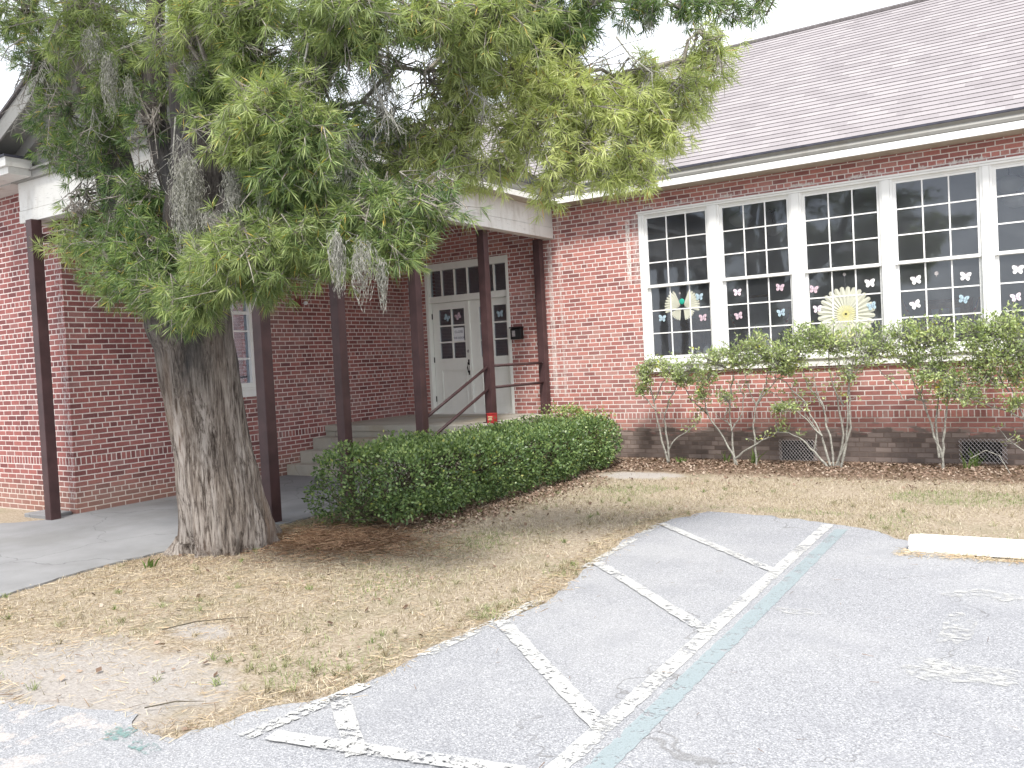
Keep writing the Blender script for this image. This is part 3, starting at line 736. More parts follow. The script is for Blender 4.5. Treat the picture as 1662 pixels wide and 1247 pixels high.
mb = MB(); mb.box(-6.93, 13, EY + .002, EY + .028, 4.12, 4.215, ch=.004)
mb.build('fascia_board', M_['white'], bld)
mb = MB(); V = []; prof = [(EY + .03, 4.216), (EY - .002, 4.224), (EY - .012, 4.26), (EY + .004, 4.30), (EY - .03, 4.335), (EY + .06, 4.336)]
for x_ in (-6.98, 13): V += [(x_, a, b) for a, b in prof]
mb.add(V, [(k, 6 + k, 6 + k + 1, k + 1) for k in range(5)]); mb.build('crown_moulding', M_['trimtan'], bld)
mb = MB(); mb.box(-6.95, 13, EY - .035, EY + .08, 4.338, 4.366); mb.build('drip_edge', M_['edge'], bld)

# porch canopy -------------------------------------------------
FX, FY, FL = -7.22, 5.73, -10.78
mb = MB()
mb.box(FX - .16, FX - .004, FY + .004, YA - .002, 3.632, 4.12); mb.box(FX - .006, FX + .012, FY - .01, YA - .004, 3.63, 3.805, ch=.004); mb.box(FX - .007, FX + .004, FY, YA - .004, 3.812, 4.12)
mb.box(FL, FX - .16, FY + .004, FY + .16, 3.632, 4.12); mb.box(FL - .002, FX - .01, FY - .012, FY + .003, 3.63, 3.775, ch=.004); mb.box(FL, FX - .01, FY - .002, FY + .004, 3.782, 4.12)
mb.box(FL + .0, FL + .16, FY + .16, YC - .003, 3.632, 4.12)
mb.build('frieze_board', M_['trim'], bld)
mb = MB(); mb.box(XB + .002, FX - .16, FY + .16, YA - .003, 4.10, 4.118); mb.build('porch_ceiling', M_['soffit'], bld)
CX = -6.95                                                                # side cornice
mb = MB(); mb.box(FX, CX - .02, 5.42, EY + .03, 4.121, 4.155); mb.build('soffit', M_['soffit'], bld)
mb = MB(); mb.box(CX - .022, CX, 5.40, EY + .02, 4.115, 4.20, ch=.004); mb.build('fascia_board', M_['trim'], bld)
mb = MB(); V = []; prof = [(CX - .02, 4.201), (CX + .003, 4.21), (CX + .012, 4.25), (CX + .0, 4.29), (CX + .03, 4.33), (CX - .1, 4.332)]
for y_ in (5.38, EY + .01): V += [(a, y_, b) for a, b in prof]
mb.add(V, [(k, k + 1, 6 + k + 1, 6 + k) for k in range(5)]); mb.build('crown_moulding', M_['trimtan'], bld)
mb = MB(); mb.box(CX - .06, CX + .035, 5.36, EY + .05, 4.334, 4.452); mb.box(-10.6, CX - .06, 6.9, EY + .3, 4.28, 4.40)
mb.build('porch_roof_edge', M_['edge'], bld)
# dark drip stains hanging from the edge
# pediment on the front of the porch
mb = MB()
ax, az = -8.86, 4.33 + .5 * 1.9
mb.add([(FL - .05, FY + .02, 4.2), (FX + .05, FY + .02, 4.2), (ax, FY + .02, az - .05)], [(0, 1, 2)])
mb.add([(FL - .05, FY + .1, 4.2), (FX + .05, FY + .1, 4.2), (ax, FY + .1, az - .05)], [(2, 1, 0)])
mb.box(FL - .05, FX + .05, FY - .06, FY + .1, 4.121, 4.205)
mb.box(FL - .05, FX + .05, FY - .09, FY + .1, 4.206, 4.235)
mb.build('pediment', M_['trimtan'], bld)
def rake(x0, z0, x1, z1, mb, y0, y1, t0, t1, mi=0):
    L = math.hypot(x1 - x0, z1 - z0); nx, nz = -(z1 - z0) / L, (x1 - x0) / L
    if nz < 0: nx, nz = -nx, -nz
    P = []
    for y_ in (y0, y1):
        P += [(x0 + nx * t0, y_, z0 + nz * t0), (x1 + nx * t0, y_, z1 + nz * t0), (x1 + nx * t1, y_, z1 + nz * t1), (x0 + nx * t1, y_, z0 + nz * t1)]
    mb.add(P, [(0, 1, 2, 3), (7, 6, 5, 4), (0, 4, 5, 1), (3, 2, 6, 7), (0, 3, 7, 4), (1, 5, 6, 2)], mi)
mb = MB()
for (xa, za) in ((-10.92, 4.31), (-6.8, 4.31)):
    rake(xa, za, ax, az, mb, 5.36, 5.385, -.02, .17); rake(xa, za, ax, az, mb, 5.386, FY + .1, .04, .08); rake(xa, za, ax, az, mb, FY - .06, FY + .015, -.10, .038)
mb.build('raking_cornice', M_['trimtan'], bld)
mb = MB()
for (xa, za) in ((-10.98, 4.29), (-6.74, 4.29)):
    rake(xa, za, ax, az + .01, mb, 5.33, 7.3, .172, .20, 0)
mb.build('porch_roof', [M_['butt']], bld)
# left cornice return and wing cornice
mb = MB()
mb.box(-26, -10.9, 5.72, YC - .002, 4.135, 4.17); mb.box(-26, -10.9, 5.70, 5.719, 4.13, 4.23); mb.box(-26, -10.88, 5.67, 5.70, 4.231, 4.40)
mb.box(-11.35, -10.36, 5.40, 5.669, 4.135, 4.215); mb.box(-11.37, -10.33, 5.36, 5.6695, 4.216, 4.32)
mb.build('wing_cornice', M_['trim'], bld)
mb = MB(); mb.box(-26, -10.9, 5.66, 5.9, 4.401, 4.43); mb.box(-11.39, -10.31, 5.34, 5.658, 4.321, 4.345); mb.box(-26, -10.83, 5.92, 12.7, 4.2, 4.36)
mb.build('wing_roof', M_['edge'], bld)

# posts, rails -------------------------------------------------
XP = -7.45
def post(x, y, z0, z1, label, s=.064):
    mb = MB(); mb.box(x - s, x + s, y - s, y + s, z0, z1, ch=.006); mb.box(x - s - .03, x + s + .03, y - s - .03, y + s + .03, z0, z0 + .012)
    o = mb.build('post', M_['maroon'], bld); o['label'] = label; return o
post(-10.44, 5.70, .0, 3.632, 'leftmost maroon porch post at the brick corner')
post(XP, 6.49, .0, 3.632, 'maroon post directly behind the tree trunk', .07)
post(XP, 7.68, .0, 3.632, 'maroon post rising behind the near end of the hedge')
post(XP, 9.17, .0, 3.632, 'maroon post at the foot of the handrail')
p5 = post(XP, 10.84, .72, 3.632, 'maroon post at the landing corner beside the red tin')
p6 = post(XP, 12.46, .72, 3.632, 'maroon post against the sunlit brick wall')
mb = MB(); mb.box(-10.49, -10.39, 5.765, YC - .004, 3.38, 3.47); mb.build('post_bracket', M_['maroon'], bld)
mb = MB()
for z_ in (1.58, 1.25):
    mb.tube([(XP, 10.9, z_), (XP, 12.40, z_)], .022, 10)
    mb.tube([(XP, 10.78, z_ - .02), (XP, 9.17, z_ - .02 - .417 * 1.61)], .022, 10)
mb.build('handrail', M_['maroon'], bld, smooth=True)

# landing and steps ----------------------------------------------
mb = MB()
xe = -7.33
mb.box(XB + .002, xe, 10.40, YA - .003, -.02, .62); mb.box(XB + .002, xe + .02, 10.375, YA - .004, .622, .72, ch=.012)
mb.build('landing', M_['step'], bld)
for k in range(3):
    mb = MB(); z1 = .18 * (k + 1); y0 = 9.5 + .295 * k
    mb.box(XB + .002, xe, y0, 10.398 if False else y0 + .293, -.02 + .001 * k, z1, ch=.01)
    if y0 + .293 < 10.39: mb.box(XB + .003, xe - .003, y0 + .2935, 10.397, -.02, z1 - .004)
    o = mb.build('step', M_['step'], bld)

# ------------------------------------------------------------------ small things on the walls
t = thing('mailbox', 'black metal mailbox on the brick right of the doors', 'mailbox', (-7.99, YA, 2.1))
mb = MB(); mb.box(-8.10, -7.885, YA - .10, YA - .003, 2.0, 2.19, ch=.012); mb.build('box_body', M_['black'], t)
mb = MB(); mb.box(-8.11, -7.875, YA - .125, YA - .004, 2.193, 2.215, ch=.006); mb.build('lid', M_['black'], t)
mb = MB(); mb.box(-8.06, -8.0, YA - .106, YA - .10, 2.05, 2.15); mb.build('badge', M_['galv'], t)
M_['red'] = simple('red_enamel', (.42, .03, .03), .4, .1, 10, .5)
M_['cream'] = simple('cream_print', (.75, .66, .40), .6, .1, 10)
M_['paper'] = simple('white_paper', (.78, .79, .82), .7, .04, 4)
M_['ink'] = simple('dark_blue_ink', (.05, .06, .14), .6, .05, 4)
t = thing('red_tin', 'small bright red square tin at the foot of the porch post', 'tin', (-7.36, 10.72, .72))
mb = MB(); mb.box(-7.415, -7.29, 10.66, 10.76, .721, .86, ch=.008); mb.build('tin_body', M_['red'], t)
mb = MB(); mb.box(-7.42, -7.285, 10.655, 10.765, .861, .872, ch=.004); mb.build('lid', M_['red'], t)
mb = MB()
for k, (a, b) in enumerate(((.0, .08), (.01, .07), (.0, .075))): mb.box(-7.39 + a, -7.39 + b, 10.656, 10.659, .815 - .022 * k, .827 - .022 * k)
mb.build('printed_label', M_['cream'], t)
t = thing('alarm_box', 'small dull red alarm box high on the shaded brick wall', 'alarm', (XB, 9.93, 2.76))
mb = MB(); mb.box(XB + .003, XB + .05, 9.87, 9.98, 2.68, 2.82, ch=.006); mb.build('alarm_case', simple('alarm_red', (.16, .03, .035), .5), t)
mb = MB(); mb.tube([(XB + .05, 10.05, 2.75), (XB + .085, 10.05, 2.75)], .03, 12); mb.build('strobe', M_['paper'], t)

def text_mesh(s, size, loc, name, mat, parent, rotx=90):
    cu = bpy.data.curves.new('txt', 'FONT'); cu.body = s; cu.size = size; cu.align_x = 'CENTER'; cu.extrude = .0006
    o = bpy.data.objects.new('txt', cu); COL.objects.link(o)
    me = bpy.data.meshes.new_from_object(o.evaluated_get(bpy.context.evaluated_depsgraph_get()))
    bpy.data.objects.remove(o); me.materials.clear(); me.materials.append(mat)
    me.transform(Matrix.Translation(loc) @ Matrix.Rotation(rad(rotx), 4, 'X'))
    return link(name, me, parent)
PY = YA + .1175
t = thing('paper_notice', 'white paper notice reading CLOSE THE DOOR taped inside the left door', 'notice', (-9.35, PY, 2.15))
mb = MB(); mb.box(-9.465, -9.235, PY, PY + .002, 2.045, 2.285); mb.build('paper_sheet', M_['paper'], t)
text_mesh('CLOSE', .062, (-9.35, PY - .001, 2.19), 'lettering', M_['ink'], t); text_mesh('THE DOOR', .050, (-9.35, PY - .001, 2.085), 'lettering', M_['ink'], t)
mb = MB(); mb.box(-8.80, -8.64, PY, PY + .002, 2.06, 2.27); tag(mb.build('paper_notice', M_['paper']), 'plain white sheet in the right door mostly hidden by the post', 'notice')

# butterflies ---------------------------------------------------
BM = {k: simple('butterfly_' + k, c, .7, .05, 30) for k, c in dict(white=(.80, .80, .80), pink=(.62, .47, .53), blue=(.40, .53, .60), palepink=(.80, .68, .74), mark=(.25, .25, .35), green=(.02, .33, .24), yellow=(.78, .72, .35)).items()}
def butterfly(x, y, z, size, colr, rot, label, grp='small paper butterflies in the windows'):
    t = thing('paper_butterfly', label, 'paper butterfly', (x, y, z), grp)
    c, s = math.cos(rot), math.sin(rot)
    def T(u, v, d=0): return (x + size * (u * c - v * s), y + d, z + size * (u * s + v * c))
    upw = [(0, -.05), (.02, .22), (.18, .40), (.36, .48), (.52, .44), (.55, .26), (.46, .06), (.3, -.05)]
    lww = [(0, .04), (.3, .0), (.43, -.08), (.46, -.26), (.36, -.43), (.2, -.44), (.06, -.28)]
    mb = MB()
    for sx in (-1, 1):
        for w_ in (upw, lww):
            n = len(w_)
            fr = [T(sx * a, b, -.004 - .03 * size * abs(a)) for a, b in w_]; bk = [T(sx * a, b, -.003 - .03 * size * abs(a) + .0015) for a, b in w_]
            mb.add(fr + bk, [list(range(n)), [n + k for k in range(n)][::-1]] + [(k, (k + 1) % n, n + (k + 1) % n, n + k) for k in range(n)])
    mb.build('wings', BM[colr], t)
    mb = MB()
    mb.tube([T(0, .18, -.006), T(0, -.22, -.006)], .03 * size, 5)
    for sx in (-1, 1):
        mb.tube([T(0, .16, -.006), T(sx * .14, .48, -.006)], .012 * size, 3)
        mb.tube([T(sx * .3, .3, -.02), T(sx * .32, .12, -.02)], .035 * size, 4); mb.tube([T(sx * .22, -.12, -.02), T(sx * .24, -.28, -.02)], .03 * size, 4)
    mb.build('body_print', BM['mark'] if colr != 'white' else BM['palepink'], t)
GI = YA + .074
names = ['leftmost window', 'second window', 'third window', 'fourth window', 'fifth window']
bl = [(1135, 482, 'blue', 0, 'upper right pane'), (1075, 517, 'blue', 0, 'left middle pane'), (1141, 516, 'pink', 0, 'right middle pane'),
      (1197, 475, 'palepink', 1, 'upper left pane'), (1266, 467, 'pink', 1, 'upper right pane'), (1199, 513, 'pink', 1, 'left middle pane'), (1268, 508, 'blue', 1, 'right middle pane'),
      (1321, 470, 'pink', 2, 'upper left pane'), (1412, 460, 'white', 2, 'upper right pane'), (1327, 502, 'palepink', 2, 'left middle pane beside the sunburst'), (1415, 497, 'blue', 2, 'right middle pane beside the sunburst'),
      (1487, 455, 'white', 3, 'upper left pane'), (1567, 449, 'white', 3, 'upper right pane'), (1486, 495, 'white', 3, 'left middle pane'), (1564, 486, 'blue', 3, 'right middle pane'),
      (1652, 438, 'white', 4, 'upper left pane'), (1649, 483, 'palepink', 4, 'left middle pane')]
for i, (px, py, c, wi, where) in enumerate(bl):
    q = at(px, py, GI)
    butterfly(q[0], GI, q[2], .12 if c == 'white' else .11, c, random.uniform(-.35, .35), f'{"pale pink" if c == "palepink" else c} paper butterfly in the {where} of the {names[wi]}')
butterfly(-9.60, PY, 2.48, .12, 'blue', -.5, 'pale blue paper butterfly in the left top pane of the left door', 'paper butterflies on the doors')
butterfly(-9.345, PY, 2.49, .12, 'pink', .5, 'pink paper butterfly above the notice in the left door', 'paper butterflies on the doors')
butterfly(-8.43, PY, 2.47, .12, 'blue', .1, 'blue paper butterfly in the right door', 'paper butterflies on the doors')

def fan(mb, cx, cy, cz, r0, r1, a0, a1, n, dep=.014, point=True):
    for k in range(n):
        q0 = a0 + (a1 - a0) * k / n; q1 = a0 + (a1 - a0) * (k + 1) / n; qm = (q0 + q1) / 2
        def P(r, q, d): return (cx + r * math.cos(q), cy + d, cz + r * math.sin(q))
        rt = r1 * (1.0 if point else .96)
        V = [P(r0, q0, 0), P(r1 * .80, q0, 0), P(r1 * .96, q0 * .65 + qm * .35, -dep * .6), P(rt, qm, -dep), P(r1 * .96, q1 * .65 + qm * .35, -dep * .6), P(r1 * .80, q1, 0), P(r0, q1, 0), P(r0, qm, -dep)]
        mb.add(V, [(0, 1, 2, 3, 7), (7, 3, 4, 5, 6)])
M_['fan'] = simple('pleated_cream_paper', (.50, .50, .42), .8, .06, 6)
M_['fany'] = simple('pleated_yellow_paper', (.62, .58, .28), .8, .08, 4)
q = at(1373, 510, GI)
t = thing('paper_sunburst', 'large round pleated pale yellow paper sunburst hanging in the third window', 'paper decoration', (q[0], GI, q[2]))
mb = MB(); fan(mb, q[0], YA + .0785, q[2], .05, .385, 0, 2 * math.pi, 28, .0095); mb.build('petals', M_['fan'], t)
mb = MB(); fan(mb, q[0], YA + .0735, q[2], .015, .13, 0, 2 * math.pi, 24, .003); mb.build('centre_rosette', M_['fany'], t)
mb = MB(); mb.tube([(q[0], GI + .02, q[2] + .37), (q[0] + .0, GI + .01, q[2] + .55)], .004, 4); mb.tube([(q[0], GI + .02, q[2] + .55), (q[0], GI + .004, q[2] + .55)], .022, 10); mb.build('hook', M_['galv'], t)
q = at(1107, 497, GI)
t = thing('paper_fan_butterfly', 'large cream pleated paper butterfly with a green head in the leftmost window', 'paper decoration', (q[0], GI, q[2]))
for sx in (0, 1):
    mb = MB()
    fan(mb, q[0] + (-.02 if sx == 0 else .02), YA + .0770, q[2], .02, .27, *( (math.pi * .62, math.pi * 1.12) if sx == 0 else (math.pi * -.12, math.pi * .38)), 9, .004)
    fan(mb, q[0] + (-.02 if sx == 0 else .02), YA + .0778, q[2] - .03, .02, .19, *( (math.pi * 1.1, math.pi * 1.47) if sx == 0 else (math.pi * 1.53, math.pi * 1.9)), 7, .003)
    mb.build('wing', M_['fan'], t)
bm = bmesh.new(); bmesh.ops.create_icosphere(bm, subdivisions=2, radius=.045); me = bpy.data.meshes.new('head'); bm.to_mesh(me); bm.free()
me.transform(Matrix.Translation((q[0], GI, q[2] + .07)) @ Matrix.Scale(.2, 4, (0, 1, 0))); me.materials.append(BM['green']); link('head', me, t)
mb = MB(); mb.tube([(q[0], GI + .02, q[2] + .1), (q[0] - .03, GI + .01, q[2] + .2)], .003, 4); mb.tube([(q[0] - .03, GI + .02, q[2] + .2), (q[0] - .03, GI + .004, q[2] + .2)], .016, 8); mb.build('hook', M_['galv'], t)
q = at(1520, 444, GI)
mb = MB(); mb.tube([(q[0], GI + .012, q[2]), (q[0], GI - .004, q[2])], .026, 12); mb.tube([(q[0], GI - .004, q[2] - .01), (q[0], GI - .004, q[2] - .05)], .004, 5)
tag(mb.build('suction_hook', M_['galv']), 'empty clear suction hook in the fourth window', 'hook')

# flags -----------------------------------------------------------
def stripes_material():
    t = NT('flag_stripes'); z = t.xyz(t.pos('Generated'))[2]
    f = t.math('GREATER_THAN', t.math('FRACT', t.math('MULTIPLY', z, 4.5)), .5)
    return t.done(t.bsdf(t.mix(f, (.72, .70, .72), (.42, .06, .08)), .8))
M_['stripes'] = stripes_material(); M_['canton'] = simple('flag_blue', (.04, .05, .16), .8, .05)
M_['dowel'] = simple('wood_dowel', (.45, .32, .2), .6, .1)
def flag(px0, py0, px1, py1, label, sd):
    a = at(px0, py0, YA + .16); b = at(px1, py1, YA + .14)
    t = thing('stick_flag', label, 'flag', tuple(a), 'small striped flags standing on the window sills')
    mb = MB(); mb.tube([a, b], .0045, 5); mb.build('stick', M_['dowel'], t)
    ax_ = (b - a) / np.linalg.norm(b - a); V = []; F = []; nu, nv = 7, 6
    for i in range(nu + 1):
        for j in range(nv + 1):
            p = b - ax_ * (.02 + .20 * i / nu) + np.array([sd * (.012 + .06 * j / nv), .018 * math.sin(j * 2.2 + i * .3), -.17 * (j / nv) ** 1.3 * .9])
            V.append(p)
    for i in range(nu):
        for j in range(nv): F.append((i * (nv + 1) + j, i * (nv + 1) + j + 1, (i + 1) * (nv + 1) + j + 1, (i + 1) * (nv + 1) + j))
    mb = MB(); mb.add(V, F); mb.build('flag_cloth', M_['stripes'], t)
    mb = MB(); mb.add([V[i * (nv + 1) + j] + np.array([0, -.004, 0]) for i in range(4) for j in range(3)], [(i * 3 + j, i * 3 + j + 1, i * 3 + j + 4, i * 3 + j + 3) for i in range(3) for j in range(2)]); mb.build('canton', M_['canton'], t)
flag(1205, 568, 1180, 500, 'striped flag leaning left in the second window', 1)
flag(1272, 562, 1283, 504, 'striped flag leaning right in the second window', -1)
flag(1482, 535, 1464, 487, 'striped flag leaning left in the fourth window', 1)
flag(1578, 530, 1590, 482, 'striped flag leaning right in the fourth window', -1)

# figurine, cup, cone on the sill --------------------------------------
M_['ceramic'] = simple('white_ceramic', (.75, .74, .71), .35, .06, 5, .5)
sz = 1.60
mb = MB(); mb.box(-5.6, 3.8, YA + .142, YA + .32, 1.53, sz - .003); mb.build('inner_sill', M_['white'], bld)
def blobs(lst, name, mat, parent=None):
    bm = bmesh.new()
    for (x, y, z, rx, ry, rz) in lst:
        r = bmesh.ops.create_icosphere(bm, subdivisions=2, radius=1)
        for v in r['verts']: v.co = Vector((x + v.co.x * rx, y + v.co.y * ry, z + v.co.z * rz))
    me = bpy.data.meshes.new(name); bm.to_mesh(me); bm.free(); me.materials.append(mat)
    me.polygons.foreach_set('use_smooth', [True] * len(me.polygons)); return link(name, me, parent)
q = at(1247, 565, YA + .2); x = q[0]
t = thing('bear_figurine', 'white ceramic bear figurine sitting in the second window', 'figurine', (x, YA + .2, sz))
blobs([(x, YA + .2, sz + .075, .06, .05, .075), (x - .055, YA + .18, sz + .025, .028, .035, .025), (x + .055, YA + .18, sz + .025, .028, .035, .025), (x - .06, YA + .18, sz + .10, .02, .02, .035), (x + .06, YA + .18, sz + .10, .02, .02, .035)], 'bear_body', M_['ceramic'], t)
blobs([(x, YA + .19, sz + .18, .052, .045, .045), (x - .04, YA + .19, sz + .22, .02, .012, .02), (x + .04, YA + .19, sz + .22, .02, .012, .02), (x, YA + .15, sz + .17, .02, .018, .016)], 'bear_head', M_['ceramic'], t)
x = at(1133, 572, YA + .2)[0]
mb = MB(); mb.tube([(x, YA + .2, sz), (x, YA + .2, sz + .05)], [.032, .042], 16); tag(mb.build('cup', M_['ceramic'], smooth=False), 'small white cup on the sill of the leftmost window', 'cup')
x = at(1147, 567, YA + .22)[0]
mb = MB(); mb.tube([(x, YA + .22, sz), (x, YA + .22, sz + .06), (x, YA + .22, sz + .10), (x, YA + .22, sz + .115)], [.06, .052, .03, .008], 18); tag(mb.build('bell_ornament', M_['ceramic'], smooth=True), 'pale bell shaped ornament on the sill right of the cup', 'ornament')
x = at(1203, 566, YA + .2)[0]
mb = MB(); mb.tube([(x, YA + .22, sz), (x, YA + .22, sz + .11)], .04, 14); tag(mb.build('pencil_holder', simple('red_plastic', (.4, .07, .1), .5)), 'reddish pencil holder beside the left flag of the second window', 'holder')

# classroom contents --------------------------------------------------
M_['milk'] = simple('opal_glass', (.80, .78, .72), .3, .04, 3, .5)
def pendant(px, py, Y, label):
    q = at(px, py, Y); x, z = q[0], q[2]
    t = thing('pendant_lamp', label, 'ceiling lamp', (x, Y, 4.3), 'globe lamps hanging in the classroom')
    mb = MB(); mb.tube([(x, Y, 4.298), (x, Y, z + .13)], .012, 8); mb.tube([(x, Y, 4.298), (x, Y, 4.25)], .07, 14); mb.build('rod', M_['black'], t)
    prof = [(.05, .13), (.09, .12), (.19, .06), (.205, .02), (.17, -.05), (.11, -.10), (.05, -.125), (.005, -.13)]
    V = []; n = 24
    for r, h in prof: V += [(x + r * math.cos(2 * math.pi * k / n), Y + r * math.sin(2 * math.pi * k / n), z + h) for k in range(n)]
    mb = MB(); mb.add(V, [(i * n + k, i * n + (k + 1) % n, (i + 1) * n + (k + 1) % n, (i + 1) * n + k) for i in range(len(prof) - 1) for k in range(n)]); mb.build('globe_shade', M_['milk'], t, smooth=True)
pendant(1202, 357, 14.9, 'opal globe lamp hanging inside the second window')
pendant(1254, 372, 16.9, 'farther opal globe lamp seen in the right panes of the second window')
pendant(1638, 300, 14.9, 'opal globe lamp hanging inside the fifth window')
pendant(1650, 325, 16.9, 'farther opal globe lamp seen in the fifth window')
M_['wood'] = simple('brown_wood', (.16, .075, .04), .6, .2, 6)
M_['cork'] = simple('cork_board', (.34, .22, .13), .9, .15, 20)
def board(px0, py0, px1, py1, Y, name, label, cat, inner):
    a = at(px0, py0, Y); b = at(px1, py1, Y); t = thing(name, label, cat, (a[0], Y, b[2]))
    mb = MB(); mb.box(a[0], b[0], Y - .05, Y, b[2], a[2]); mb.build('frame', M_['wood'], t)
    w_ = b[0] - a[0]; h_ = a[2] - b[2]
    mb = MB(); mb.box(a[0] + .07 * w_, b[0] - .07 * w_, Y - .06, Y - .0505, b[2] + .08 * h_, a[2] - .08 * h_); mb.build('board_face', inner, t)
    mb = MB(); 
    for k in range(6): 
        u = .15 + .22 * (k % 3); v = .2 + .35 * (k // 3); mb.box(a[0] + u * w_, a[0] + (u + .15) * w_, Y - .066, Y - .0605, b[2] + v * h_, b[2] + (v + .25) * h_)
    mb.build('pinned_papers', M_['paper'], t)
board(1500, 488, 1582, 560, 18.6, 'bulletin_board', 'brown framed bulletin board with pinned papers on the classroom back wall', 'bulletin board', M_['cork'])
board(1214, 480, 1252, 535, 18.9, 'wall_chart', 'framed chart with rows of small pictures behind the second window', 'chart', M_['paper'])
a = at(1098, 520, 18.9); b = at(1128, 640, 18.9)
t = thing('cupboard', 'brown wooden cupboard at the back of the classroom behind the leftmost window', 'cupboard', (a[0], 18.9, .72))
mb = MB(); mb.box(a[0], b[0] + .5, 18.4, 19.35, .72, a[2], ch=.01); mb.build('carcass', M_['wood'], t)
mb = MB(); mb.box(a[0] + .03, (a[0] + b[0] + .5) / 2 - .01, 18.375, 18.398, .78, a[2] - .05); mb.build('cupboard_door', M_['wood'], t)
mb = MB(); mb.box((a[0] + b[0] + .5) / 2 + .01, b[0] + .47, 18.375, 18.398, .78, a[2] - .05); mb.build('cupboard_door', M_['wood'], t)
t = thing('whiteboard', 'pale whiteboard low on the classroom back wall', 'whiteboard', (-2, 19.3, 1.2))
mb = MB(); mb.box(-6.2, -3.4, 19.30, 19.395, 1.5, 2.5); mb.build('frame', M_['galv'], t); mb = MB(); mb.box(-6.15, -3.45, 19.285, 19.298, 1.55, 2.45); mb.build('writing_surface', M_['room'], t)

# ------------------------------------------------------------------ the big tree
def vnoise(u, v, seed, pu):
    """value noise periodic in u with integer period pu"""
    r = np.random.default_rng(seed); g = r.random((pu, 512))
    iu = np.floor(u).astype(int); iv = np.floor(v).astype(int); fu = u - iu; fv = v - iv
    fu = fu * fu * (3 - 2 * fu); fv = fv * fv * (3 - 2 * fv)
    a = g[iu % pu, iv % 512]; b = g[(iu + 1) % pu, iv % 512]; c = g[iu % pu, (iv + 1) % 512]; d = g[(iu + 1) % pu, (iv + 1) % 512]
    return (a * (1 - fu) + b * fu) * (1 - fv) + (c * (1 - fu) + d * fu) * fv - .5

def bark_tube(ctr, rad_, nth, nz, seed, amp=1.0, flare=0):
    """ctr: list of 3-D points, rad_: radii; returns verts, faces"""
    ctr = np.array(ctr, float); rad_ = np.array(rad_, float); s = np.linspace(0, len(ctr) - 1, nz)
    i = np.clip(s.astype(int), 0, len(ctr) - 2); f = (s - i)[:, None]; f2 = f * f * (3 - 2 * f)
    C = ctr[i] * (1 - f) + ctr[i + 1] * f; Rr = (rad_[i] * (1 - f2[:, 0]) + rad_[i + 1] * f2[:, 0])
    L = np.concatenate([[0], np.cumsum(np.linalg.norm(np.diff(C, axis=0), axis=1))])
    th = np.linspace(0, 2 * np.pi, nth, endpoint=False); TH, LL = np.meshgrid(th, L)
    U = TH / (2 * np.pi)
    warp = vnoise(U * 6, LL * 1.2, seed, 6) * .10
    W = U + warp
    r1 = 1 - np.abs(vnoise((W * 9) % 9, LL * .5, seed + 1, 9)) * 2
    r2_ = 1 - np.abs(vnoise((W * 26) % 26, LL * 1.5, seed + 2, 26)) * 2
    r3 = vnoise((W * 80) % 80, LL * 5, seed + 3, 80)
    r4 = vnoise((W * 46) % 46, LL * 2.2, seed + 4, 46)
    disp = ((r1 - .5) * .11 + (r2_ - .5) * .075 + r3 * .05 + np.maximum(0, r4) * .07) * amp
    RR = Rr[:, None] * (1 + disp)
    if flare:
        z = LL
        lob = .5 + .5 * np.cos(TH * 5 + 1.0) * .8 + .35 * np.cos(TH * 9 + 2)
        RR = RR * (1 + flare * np.exp(-z / .22) * lob)
    t = np.gradient(C, axis=0); t /= np.linalg.norm(t, axis=1)[:, None]
    a = np.cross(t, [0, 1, 0]); a /= np.linalg.norm(a, axis=1)[:, None]; b = np.cross(t, a)
    V = C[:, None, :] + RR[..., None] * (np.cos(TH)[..., None] * a[:, None, :] + np.sin(TH)[..., None] * b[:, None, :])
    V = V.reshape(-1, 3); F = []
    for j in range(nz - 1):
        for k in range(nth):
            F.append((j * nth + k, j * nth + (k + 1) % nth, (j + 1) * nth + (k + 1) % nth, (j + 1) * nth + k))
    return V, F

tree = thing('podocarpus_tree', 'big evergreen tree with a thick grey stringy trunk, hung with grey moss', 'tree', (-7.25, 5.45, 0))
prof = [(-40, 360, 80), (885, 368, 77), (862, 368, 70), (800, 357, 68), (721, 343, 60), (640, 330, 61), (560, 316, 63), (520, 306, 68), (490, 301, 66), (455, 296, 48)]
ctr, rr = [], []
for k, (py, px, hw) in enumerate(prof[1:]):
    Y = 5.45 - .45 * (k / 8)
    q = at(px, py, Y); dep = np.array(CR)[2] @ (q - np.array([0, 0, H])); ctr.append(q); rr.append(hw * .93 * dep / FPX)
ctr[0][2] = -.06
mb = MB()
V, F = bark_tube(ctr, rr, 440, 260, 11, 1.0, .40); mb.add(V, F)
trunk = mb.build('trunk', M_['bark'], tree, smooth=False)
def pxpath(lst): return [at(a, b, Y) for a, b, Y in lst]
limbs = MB()
leaders = [([(262, 520, 5.0), (240, 440, 4.95), (205, 350, 4.95), (180, 250, 4.9), (150, 130, 4.9), (120, 0, 4.9), (90, -160, 4.9)], [.12, .20, .19, .17, .14, .11, .06]),
           ([(322, 530, 5.0), (325, 440, 4.9), (330, 350, 4.8), (342, 290, 4.7), (330, 180, 4.7), (318, 60, 4.7), (310, -80, 4.7), (300, -300, 4.8)], [.16, .30, .30, .27, .24, .20, .16, .08]),
           ([(350, 420, 4.85), (385, 340, 4.7), (430, 260, 4.6), (480, 180, 4.6), (530, 90, 4.6), (570, -20, 4.7), (620, -200, 4.8)], [.12, .15, .14, .12, .10, .07, .05]),
           ([(285, 470, 4.9), (300, 400, 4.75), (285, 300, 4.7), (250, 190, 4.6), (250, 60, 4.6), (260, -100, 4.6)], [.15, .14, .12, .10, .08, .05])]
lv = MB()
